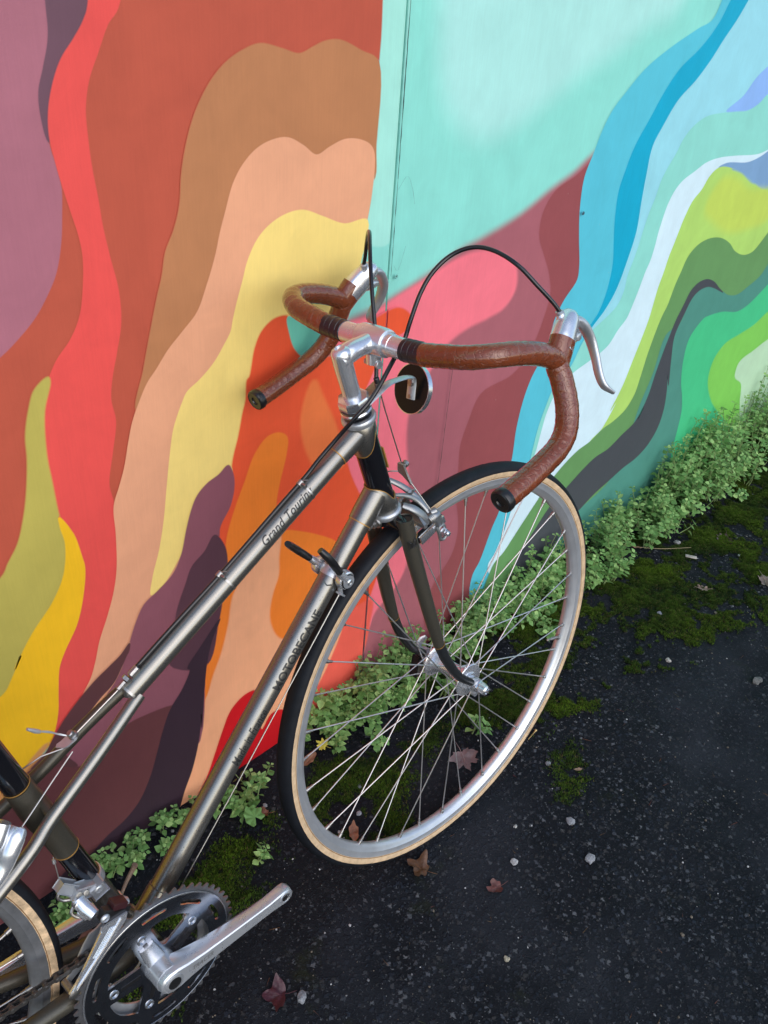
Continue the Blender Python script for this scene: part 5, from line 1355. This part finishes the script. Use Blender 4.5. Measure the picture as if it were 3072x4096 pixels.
def gravel():
    r = random.Random(11)
    protos = []
    for i in range(14):
        k = MB()
        bm = bmesh.new(); bmesh.ops.create_icosphere(bm, subdivisions=1, radius=1.0)
        pick = [v.co.copy() for v in bm.verts]
        F = [tuple(v.index for v in f.verts) for f in bm.faces]
        bm.free()
        sc = (r.uniform(.7, 1.2), r.uniform(.6, 1), r.uniform(.4, .7))
        protos.append(([(p.x * sc[0] * r.uniform(.8, 1.2), p.y * sc[1] * r.uniform(.8, 1.2), p.z * sc[2] * r.uniform(.8, 1.2)) for p in pick], F))
    b = MB()
    n = 0
    while n < 4600:
        x = r.uniform(-0.25, 2.5); y = r.uniform(-0.72, 0.31)
        d = 0.5 + noise.noise(Vector((x * 2.3, y * 2.3, 3))) + 0.5 * noise.noise(Vector((x * 8, y * 8, 6)))
        if r.random() > max(0.12, d): continue
        n += 1
        s = 0.0007 + 0.0019 * r.random() ** 3.2
        if r.random() < 0.012: s = r.uniform(0.0025, 0.0042)
        t = r.random()
        q = r.random()
        if x > .3 and -.12 < y < .26 and r.random() < .22: q = .01
        if q < 0.05: col = (0.42 * r.uniform(.6, 1.1),) * 3
        elif q < 0.2: g = r.uniform(.07, .17); col = (g, g * 1.02, g * 1.08)
        elif q < 0.40: g = r.uniform(.06, .15); col = (g * 1.2, g, g * .75)
        else: g = r.uniform(.015, .05); col = (g, g * 1.03, g * 1.12)
        V, F = protos[r.randrange(14)]
        a = r.uniform(0, 6.28); ca, sa = math.cos(a), math.sin(a)
        z = gz(x, y) + s * 0.15
        b.add(([(x + s * (p[0] * ca - p[1] * sa), y + s * (p[0] * sa + p[1] * ca), z + s * p[2]) for p in V], F), col)
    o = put('gravel', b.mesh('gravel', attr_material('gravel_stone', 0.7, 0.4), 0))
    tag(o, 'loose grit and tiny stones scattered over the asphalt', 'gravel', kind='stuff')
    # pine needles, twig bits
    b = MB()
    for _ in range(260):
        x = r.uniform(-0.1, 2.4); y = r.uniform(-0.6, 0.28)
        a = r.uniform(0, 6.28); L = r.uniform(.006, .02); z = gz(x, y) + .0012
        c0 = (r.uniform(.06, .2), r.uniform(.045, .13), r.uniform(.02, .06))
        ux, uy = math.cos(a), math.sin(a); w = .00035
        b.add(([(x - uy * w, y + ux * w, z), (x + uy * w, y - ux * w, z), (x + ux * L, y + uy * L, z + .002), (x + ux * L * .5, y + uy * L * .5, z + .0016)], [(0, 1, 2), (0, 3, 2)]), c0)
    o = put('plant_litter', b.mesh('plant_litter', attr_material('dry_litter', 0.8, 0.2), 0))
    tag(o, 'dry needles and stalk bits lying on the moss and asphalt', 'litter', kind='stuff')
gravel()

# ------------------------------------------------------------------ weeds along the wall
def leaf_material():
    m = bpy.data.materials.new('weed_leaf')
    m.use_nodes = True
    t = m.node_tree
    b = t.nodes['Principled BSDF']
    out = t.nodes['Material Output']
    oi = nd(t, 'ShaderNodeObjectInfo')
    rp = nd(t, 'ShaderNodeValToRGB')
    e = rp.color_ramp.elements
    e[0].color = (0.105, 0.235, 0.060, 1); e[1].color = (0.38, 0.57, 0.20, 1)
    q = e.new(0.55); q.color = (0.195, 0.365, 0.110, 1)
    t.links.new(oi.outputs['Random'], rp.inputs['Fac'])
    tc = nd(t, 'ShaderNodeTexCoord')
    n = nd(t, 'ShaderNodeTexNoise'); n.inputs['Scale'].default_value = 5; n.inputs['Detail'].default_value = 4
    t.links.new(tc.outputs['Object'], n.inputs['Vector'])
    mr = nd(t, 'ShaderNodeMapRange'); mr.inputs['From Min'].default_value = .3; mr.inputs['From Max'].default_value = .7; mr.inputs['To Min'].default_value = .85; mr.inputs['To Max'].default_value = 1.15
    t.links.new(n.outputs['Fac'], mr.inputs['Value'])
    sc = nd(t, 'ShaderNodeVectorMath', operation='SCALE')
    t.links.new(rp.outputs['Color'], sc.inputs[0]); t.links.new(mr.outputs['Result'], sc.inputs['Scale'])
    t.links.new(sc.outputs['Vector'], b.inputs['Base Color'])
    b.inputs['Roughness'].default_value = 0.5
    b.inputs['Specular IOR Level'].default_value = 0.3
    tl = nd(t, 'ShaderNodeBsdfTranslucent')
    t.links.new(sc.outputs['Vector'], tl.inputs['Color'])
    ms = nd(t, 'ShaderNodeMixShader'); ms.inputs['Fac'].default_value = 0.22
    t.links.new(b.outputs[0], ms.inputs[1]); t.links.new(tl.outputs[0], ms.inputs[2]); t.links.new(ms.outputs[0], out.inputs['Surface'])
    return m
LEAF = leaf_material()
STEM = material('weed_stem', (0.20, 0.27, 0.10), 0.6, 0, (40, .3))

def leaf_mesh(fat, tipped, cup):
    """ovate leaf, unit length along +x, stalk at the origin"""
    b = MB()
    prof = [(0.0, 0.02), (0.14, 0.03), (0.24, 0.20 * fat), (0.40, 0.33 * fat), (0.58, 0.315 * fat), (0.77, 0.195 * fat), (0.92, 0.07 * tipped), (1.0, 0.0)]
    V, F = [], []
    for x, w in prof:
        z = -0.16 * x * x
        V += [(x, -w, z + cup * w), (x, 0, z), (x, w, z + cup * w)]
    for i in range(len(prof) - 1):
        a = 3 * i
        F += [(a, a + 1, a + 4, a + 3), (a + 1, a + 2, a + 5, a + 4)]
    b.add((V, F))
    return b.mesh('leaf', LEAF, 180)
LEAVES = [leaf_mesh(1.0, 1.0, .25), leaf_mesh(.86, .8, .4), leaf_mesh(1.12, 1.2, .12), leaf_mesh(.95, .6, -.1)]

def lobed_mesh():
    """round lobed leaf"""
    V, F = [(0, 0, 0)], []
    n = 40
    for i in range(n + 1):
        th = rad(-155) + rad(310) * i / n
        rr = 0.46 * (1 + 0.10 * math.cos(th * 7 * 1.16)) * (1 + .05 * math.cos(3 * th))
        V.append((0.5 * 0 + rr * math.cos(th) + 0.12, rr * math.sin(th), 0.06 * math.cos(th * 7 * 1.16) - 0.05))
    V[0] = (0.02, 0, -0.02)
    for i in range(n):
        F.append((0, i + 1, i + 2))
    b = MB(); b.add((V, F))
    return b.mesh('leaf', LEAF, 180)
LOBED = lobed_mesh()

def orient(p, d, up, s, roll=0.0):
    d = Vector(d).normalized(); u = Vector(up)
    y = u.cross(d)
    if y.length < 1e-4: y = Vector((0, 1, 0)).cross(d)
    y.normalize(); z = d.cross(y)
    R = Matrix((d, y, z)).transposed() @ Matrix.Rotation(roll, 3, 'X')
    return Matrix.Translation(p) @ R.to_4x4() @ Matrix.Scale(s, 4)

wr = random.Random(23)
NLEAF = [0]
def weed(x, y, height, nsprig, leaf, spread, label, group, lean=(0, 0), lobed=0):
    root = empty('weed_plant', (x, y, gz(x, y)))
    tag(root, label, 'weed', group)
    stems = MB()
    leaf *= 1.2
    L = []
    for s in range(nsprig):
        az = wr.uniform(0, 6.283)
        tilt = wr.uniform(0.1, 1.0) * spread
        hl = height * wr.uniform(.6, 1.1)
        d = Vector((math.cos(az) * tilt + lean[0], math.sin(az) * tilt + lean[1], 1.0)).normalized()
        p = Vector((wr.uniform(-.006, .006), wr.uniform(-.006, .006), 0))
        path = [p.copy()]
        step = max(0.011, hl / 7)
        nn = max(3, int(hl / step))
        rot = wr.uniform(0, 6.28)
        for i in range(nn):
            d = (d + Vector((wr.uniform(-.16, .16), wr.uniform(-.16, .16), 0.12))).normalized()
            p = p + d * step
            if y + p.y > WY - 0.012: p.y = WY - 0.012 - y; d.y = -abs(d.y) * .3
            path.append(p.copy())
            frac = (i + 1) / nn
            if i >= 1 or nn < 4:
                top = i == nn - 1
                rot += 1.57 + wr.uniform(-.3, .3)
                for q in range(4 if top else 2):
                    a = rot + q * (1.57 if top else 3.1416) + wr.uniform(-.25, .25)
                    e1, e2 = perp(np.array(d)); out = Vector(e1) * math.cos(a) + Vector(e2) * math.sin(a)
                    ld = (out + d * wr.uniform(.15, .5)).normalized()
                    ls = leaf * wr.uniform(.7, 1.15) * (.75 if top and q > 1 else 1.0) * (1.0 - .25 * (frac if top else 0))
                    lp = p + ld * ls * .1
                    tip = y + lp.y + ld.y * ls
                    if tip > WY - 0.008: continue
                    L.append((lp, ld, d, ls))
        stems.add(sweep([tuple(v) for v in path], [0.0011, 0.0007], 5, False))
    put('stem', stems.mesh('stem', STEM, 180), root)
    for lp, ld, d, ls in L:
        put('leaf', LEAVES[wr.randrange(4)], root, orient(lp, ld, d, ls, wr.uniform(-.3, .3)))
    for _ in range(lobed):
        a = wr.uniform(0, 6.28); rr = wr.uniform(.01, .03)
        h = height * wr.uniform(.3, .7)
        ld = Vector((math.cos(a), math.sin(a) - .5, wr.uniform(.0, .4)))
        put('leaf', LOBED, root, orient(Vector((math.cos(a) * rr, -abs(math.sin(a)) * rr, h)), ld, (0, 0, 1), leaf * 2.1))
    NLEAF[0] += len(L) + lobed

PATCH = [
 # x0,x1, y0,y1, count, height, leaf, spread, nsprig, label, group
 (-.02, .20, .262, .312, 17, .052, .0125, .8, 3, 'small-leaved weed at the foot of the dark plum wall, left of the down tube', 'weeds at the foot of the plum wall'),
 (.20, .34, .275, .312, 6, .045, .0125, .8, 3, 'small-leaved weed close behind the bicycle down tube at the foot of the wall', 'weeds behind the down tube'),
 (.30, .46, .19, .285, 9, .045, .0135, 1.0, 3, 'low weed between the red painted lobes and the back of the front tyre', 'weeds between red lobes and front tyre'),
 (.50, .66, .222, .310, 22, .075, .0140, .7, 4, 'bright weed seen through the left half of the front wheel below the coral paint', 'weeds behind the left of the front wheel'),
 (.64, .86, .190, .312, 24, .085, .0140, .7, 4, 'bright weed seen through the front wheel around the hub', 'weeds behind the wheel hub'),
 (.86, 1.08, .225, .312, 24, .105, .0140, .65, 4, 'weed seen through the right half of the front wheel below the turquoise paint', 'weeds behind the right of the front wheel'),
 (1.06, 1.28, .205, .312, 20, .110, .0140, .7, 4, 'weed behind the right rim of the front wheel below the green paint', 'weeds behind the right rim'),
 (1.27, 1.455, .18, .312, 21, .125, .0145, .75, 4, 'weed just right of the front tyre at the foot of the charcoal and teal paint', 'weeds right of the front tyre'),
 (1.52, 1.74, .200, .312, 24, .130, .0145, .75, 4, 'weed in the middle clump under the teal paint, right of the wheel', 'weeds under the teal paint'),
 (1.74, 2.00, .190, .312, 30, .190, .0150, .7, 5, 'tall weed in the thick clump under the bright green paint near the right edge', 'tall weeds under the bright green paint'),
 (1.96, 2.42, .115, .312, 44, .215, .0150, .7, 5, 'tall weed in the far clump under the pale green paint at the right edge', 'tall weeds under the pale green paint'),
]
for (x0, x1, y0, y1, n, h, lf, sp, ns, lab, gr) in PATCH:
    n = int(n * 1.1)
    for i in range(n):
        x = x0 + (x1 - x0) * (i + wr.uniform(.1, .9)) / n
        cl = noise.noise(Vector((x * 13, 4.4, 1.7)))
        if cl < -.3 and wr.random() < (.15 if .5 < x < 1.27 else .6): continue
        u = wr.random() ** 1.35
        y = y1 - (y1 - y0) * u
        hh = h * (1 - .45 * u) * wr.uniform(.55, 1.15) * (1.12 + .45 * cl)
        weed(x, y, hh, ns, lf, sp, lab, gr, (0, -.12), 1 if wr.random() < .08 else 0)
# sprawling singles
weed(.545, .300, .125, 2, .019, .25, 'tall round-leaved weed standing alone against the coral and pink paint by the board seam', None, (-.05, 0))
weed(.755, .090, .030, 3, .018, 1.6, 'sprawling weed with large round leaves on the moss below the wheel hub', None, (.6, -.5))
weed(.600, .205, .025, 3, .016, 1.6, 'flat sprawling weed creeping onto the moss inside the lower left of the wheel', None, (.4, -.5))
weed(1.10, .165, .035, 3, .020, 1.4, 'large-leaved weed creeping forward beside the right spokes of the front wheel', None, (.2, -.6))
weed(1.66, .185, .050, 3, .015, 1.3, 'weed sprig reaching out over the moss from the middle clump', None, (.9, -.3))
weed(1.93, .165, .040, 3, .014, 1.5, 'thin trailing weed stem lying on the moss in front of the far clump', None, (.2, -.9))
weed(.275, .150, .020, 3, .014, 1.3, 'tiny weed beside the moss cushion near the down tube', None, (.2, -.3))
weed(.325, .225, .040, 3, .015, 1.2, 'weed next to the curled brown leaf left of the front tyre', None, (-.2, -.2), 1)

# ------------------------------------------------------------------ fallen leaves, pebbles and small finds
jit = random.Random(77)
def leaf_outline(kind):
    if kind == 'maple':
        L = [(90, 1), (84, .90), (79, .86), (75, .70), (70, .62), (63, .66), (58, .80), (51, .92), (44, .80), (38, .76), (32, .60), (26, .58), (19, .72), (10, .80), (5, .90), (-3, .74), (-12, .68), (-20, .55), (-30, .56), (-40, .62), (-52, .48), (-66, .36), (-82, .30)]
    elif kind == 'oak':
        L = [(90, 1), (80, .85), (72, .62), (62, .86), (48, .70), (42, .46), (26, .62), (6, .52), (-4, .34), (-24, .50), (-44, .52), (-54, .36), (-74, .5), (-84, .62)]
    elif kind == 'broad':
        L = [(90, 1), (74, .95), (62, .66), (46, .60), (30, .82), (14, .95), (2, .78), (-14, .52), (-38, .50), (-62, .36), (-82, .28)]
    else:
        L = [(90, 1), (70, .72), (48, .55), (20, .45), (-15, .42), (-45, .5), (-70, .66), (-84, .8)]
    L = [(a, r_ * jit.uniform(.84, 1.1)) for a, r_ in L]
    right = [(math.cos(rad(a)) * r_, math.sin(rad(a)) * r_) for a, r_ in L]
    L = [(a, r_ * jit.uniform(.86, 1.1)) for a, r_ in L]
    left = [(-math.cos(rad(a)) * r_, math.sin(rad(a)) * r_) for a, r_ in L[::-1] if a < 89]
    if kind == 'maple': return right + left
    return [tuple(q) for q in spline2(right + left, 3)]

def fallen(name, label, x, y, size, rot, kind, col, curl=.25, lift=.004, wid=1.0, seed=0, rough=.55):
    r = random.Random(seed)
    out = leaf_outline(kind)
    root = empty(name, (x, y, gz(x, y) + lift))
    root.rotation_euler = (r.uniform(-.15, .15), r.uniform(-.15, .15), rot)
    tag(root, label, 'fallen leaf', 'fallen leaves on the ground')
    b = MB()
    rings = 4
    V, F = [], []
    n = len(out)
    for k in range(rings + 1):
        f = k / rings
        for px, py in out:
            X, Y = px * f * wid, py * f
            z = curl * (X * X * 1.2 + (Y * Y) * .5) + .15 * noise.noise(Vector((X * 2.6, Y * 2.6, seed))) - .03 * (1 - abs(X))
            V.append((X * size, Y * size, z * size))
    for k in range(rings):
        for i in range(n):
            j = (i + 1) % n
            F.append((k * n + i, k * n + j, (k + 1) * n + j, (k + 1) * n + i))
    b.add((V, F))
    m = material(name + '_skin', col, rough, 0, (55, .4), (160, .5), bdist=.002)
    put('blade', b.mesh('blade', m, 180), root)
    veins = MB()
    tips = [out[0]] + [p for p in out if math.hypot(*p) > .72][1:5]
    for px, py in tips:
        P = []
        for k in range(5):
            f = .92 * k / 4
            X, Y = px * f * wid, py * f
            z = curl * (X * X * 1.2 + Y * Y * .5) + .15 * noise.noise(Vector((X * 2.6, Y * 2.6, seed))) - .03 * (1 - abs(X)) + .012
            P.append((X * size, Y * size, z * size))
        veins.add(sweep(P, [.014 * size, .004 * size], 4, False))
    veins.add(sweep([(0, 0, -.01 * size), (.02 * size, -.5 * size, .03 * size), (.1 * size, -.95 * size, .08 * size)], [.018 * size, .012 * size], 5))
    put('vein', veins.mesh('vein', material(name + '_vein', tuple(min(1, c * 1.5) for c in col), .6), 180), root)
    return root

fallen('maple_leaf', 'large pale grey-mauve fallen maple leaf seen through the spokes below the hub', .700, .066, .036, 2.7, 'maple', (.19, .135, .135), .18, seed=1)
fallen('brown_leaf', 'wet brown fallen leaf lying just below the front tyre', .473, -.045, .027, .4, 'broad', (.085, .035, .012), .3, wid=1.1, seed=2, rough=.4)
fallen('red_leaf', 'small reddish brown curled leaf on the asphalt right of the wet brown one', .540, -.151, .022, 1.2, 'broad', (.095, .028, .022), .7, wid=.75, seed=3)
fallen('maroon_leaf', 'dark maroon fallen leaf beside a grey stone at the bottom near the crank', .168, -.049, .025, .9, 'broad', (.045, .008, .014), .35, wid=1.3, seed=4, rough=.45)
fallen('tan_leaf', 'dry tan leaf half hidden behind the left rim of the front wheel', .482, .250, .024, 1.9, 'oval', (.25, .13, .075), .3, seed=5)
fallen('orange_leaf', 'dry orange-brown leaf standing on edge inside the bottom of the rim', .432, .078, .020, 5.6, 'oval', (.24, .10, .055), .6, .010, seed=6)
fallen('dark_oak_leaf', 'dark red-brown wet oak leaf lying on the moss to the right', 1.733, .088, .034, 1.9, 'oak', (.055, .024, .020), .3, wid=1.2, seed=7, rough=.3)
fallen('small_oak_leaf', 'small pale pinkish oak leaf on the moss right of the wheel', 1.511, .021, .021, .5, 'oak', (.27, .18, .145), .25, seed=8)
fallen('oak_leaf', 'pale brown lobed oak leaf at the right edge of the picture', 1.650, -.062, .036, 2.4, 'oak', (.20, .14, .12), .35, .008, seed=9)
fallen('dead_leaf', 'dark brown curled leaf under the thick weed clump on the right', 1.905, .225, .034, 1.1, 'maple', (.06, .028, .02), .5, wid=1.1, seed=10)
fallen('pinkish_leaf', 'folded pinkish brown leaf lying under the weeds just right of the tyre', 1.52, .222, .020, .2, 'oval', (.26, .15, .10), .8, .006, wid=.6, seed=11)
fallen('grey_brown_leaf', 'dark grey-brown leaf tucked against the weeds next to the tyre', 1.425, .268, .030, 1.0, 'oval', (.06, .045, .04), .6, .006, wid=.7, seed=12)  # blade in a mottled dark grey-brown
fallen('rust_leaf', 'rusty brown curled leaf among the weeds left of the front tyre', .345, .212, .021, .8, 'maple', (.15, .055, .03), .6, .006, wid=.7, seed=13)
fallen('crumb_leaf', 'tiny tan leaf scrap on the small moss patch in the asphalt', .839, -.097, .009, .8, 'oval', (.26, .17, .11), .5, seed=14)
fallen('yellow_leaf', 'yellow round lobed leaf by the left rim of the front wheel', .518, .252, .016, .3, 'maple', (.60, .52, .08), .1, .012, wid=1.1, seed=15)

def pebble(label, x, y, s, col, seed, cat='pebble'):
    r = random.Random(seed)
    o = obj('pebble', rock(r, s, 2), material('pebble_stone', tuple(c * .8 for c in col), .8, 0, (300, .4), (500, .9), bdist=.002), None, 25)
    o.location = (x, y, gz(x, y) + s * .25)
    tag(o, label, cat, 'pebbles on the asphalt')
for i, (lab, x, y, s, col) in enumerate([
 ('whitish round pebble on the dark asphalt below the wheel, left of the two', .598, -.139, .0065, (.42, .42, .42)),
 ('grey angular stone on the open asphalt, the right of the two below the wheel', .699, -.223, .0085, (.30, .31, .33)),
 ('grey lumpy stone near the small moss patch to the right of the tyre bottom', .735, -.155, .0085, (.26, .27, .29)),
 ('smooth grey pebble on the moss beside the wood chip', 1.624, .160, .0085, (.30, .30, .29)),
 ('grey pebble at the edge where moss meets asphalt right of the wheel', 1.351, .044, .0080, (.22, .23, .27)),
 ('cream pebble in the crack of the asphalt on the right', 1.231, -.053, .0075, (.50, .47, .42)),
 ('grey stone touching the maroon leaf at the bottom', .189, -.072, .0085, (.27, .28, .30)),
 ('pale bluish pebble on the moss seen through the lower left spokes, upper of two', .510, .145, .0055, (.30, .32, .38)),
 ('pale bluish pebble on the moss seen through the lower left spokes, lower of two', .470, .105, .0055, (.36, .38, .42)),
 ('small grey stone next to the small moss patch on the asphalt', .809, -.050, .0060, (.34, .35, .36)),
 ('white pebble on the asphalt right of the tyre bottom', .654, -.096, .0040, (.50, .50, .48)),
 ('pale flat stone set in the asphalt at the right edge', 1.328, -.210, .0120, (.12, .12, .115)),
 ('tiny white pebble lying on the dark moss near the wheel', 1.70, .03, .0045, (.45, .45, .44)),
 ('small bluish pebble at the edge of the far moss', 1.85, .13, .0060, (.28, .30, .36)),
 ('pale crusted stone in the lower middle of the asphalt', .458, -.238, .0050, (.42, .38, .28)),
 ]):
    pebble(lab, x, y, s, col, 40 + i)

chip = obj('wood_chip', box((0, 0, 0), (1, 0, 0), (0, 1, 0), (0, 0, 1), .014, .0042, .0016, .0006), material('weathered_wood', (.34, .31, .27), .8, 0, (120, .3), (500, .6)))
chip.location = (1.597, .106, gz(1.597, .106) + .004); chip.rotation_euler = (.08, .06, -.95)
tag(chip, 'weathered grey wood chip lying on the moss right of the wheel', 'wood chip')

sc = empty('screw', (.841, .013, gz(.841, .013) + .0028))
sc.rotation_euler = (0, rad(88), rad(8))
tag(sc, 'thin brass-coloured screw on the asphalt beside the front tyre', 'screw')
brass = material('old_brass', (.42, .32, .15), .4, .9)
def thread(s, th): return .0005 * math.sin(2 * math.pi * s / .0022 + th)
obj('shank', sweep([(0, 0, z) for z in np.linspace(-.015, .013, 60)], [.0004, .0015], 8, rf=thread), brass, sc)
obj('head', lathe([(.0015, .011), (.0032, .0135), (.0032, .015), (.0012, .0152), (.001, .0142)], (0, 0, 0), (0, 0, 1), 14), brass, sc)

br = obj('brick_piece', box((0, 0, 0), (1, 0, 0), (0, 1, 0), (0, 0, 1), .018, .012, .008, .002), material('broken_brick', (.14, .06, .04), .85, 0, (80, .4), (300, .8), bdist=.002))
br.location = (.004, .206, .008); br.rotation_euler = (.1, .05, .5)
tag(br, 'piece of reddish brick on the ground behind the front derailleur', 'brick')
sn = empty('dry_stalk', (.1, .25, gz(.1, .25)))
tag(sn, 'curled dry brown stalk at the foot of the weeds behind the seat tube', 'dry stalk')
obj('stalk', sweep(spline([(-.03, -.02, .003), (0, 0, .012), (.015, .005, .022), (.02, .004, .032)], 5), [.0022, .005], 8), material('dry_stalk_skin', (.2, .13, .09), .7, 0, (90, .4)), sn)
grass = empty('dry_grass_stem', (1.56, .17, gz(1.56, .17)))
tag(grass, 'thin pale dry grass stem lying on the moss left of the smooth grey pebble', 'grass stem')
obj('straw', sweep(spline([(-.035, .045, .004), (0, 0, .008), (.07, -.045, .004)], 5), [.0007, .0005], 5), material('straw', (.35, .28, .16), .7), grass)
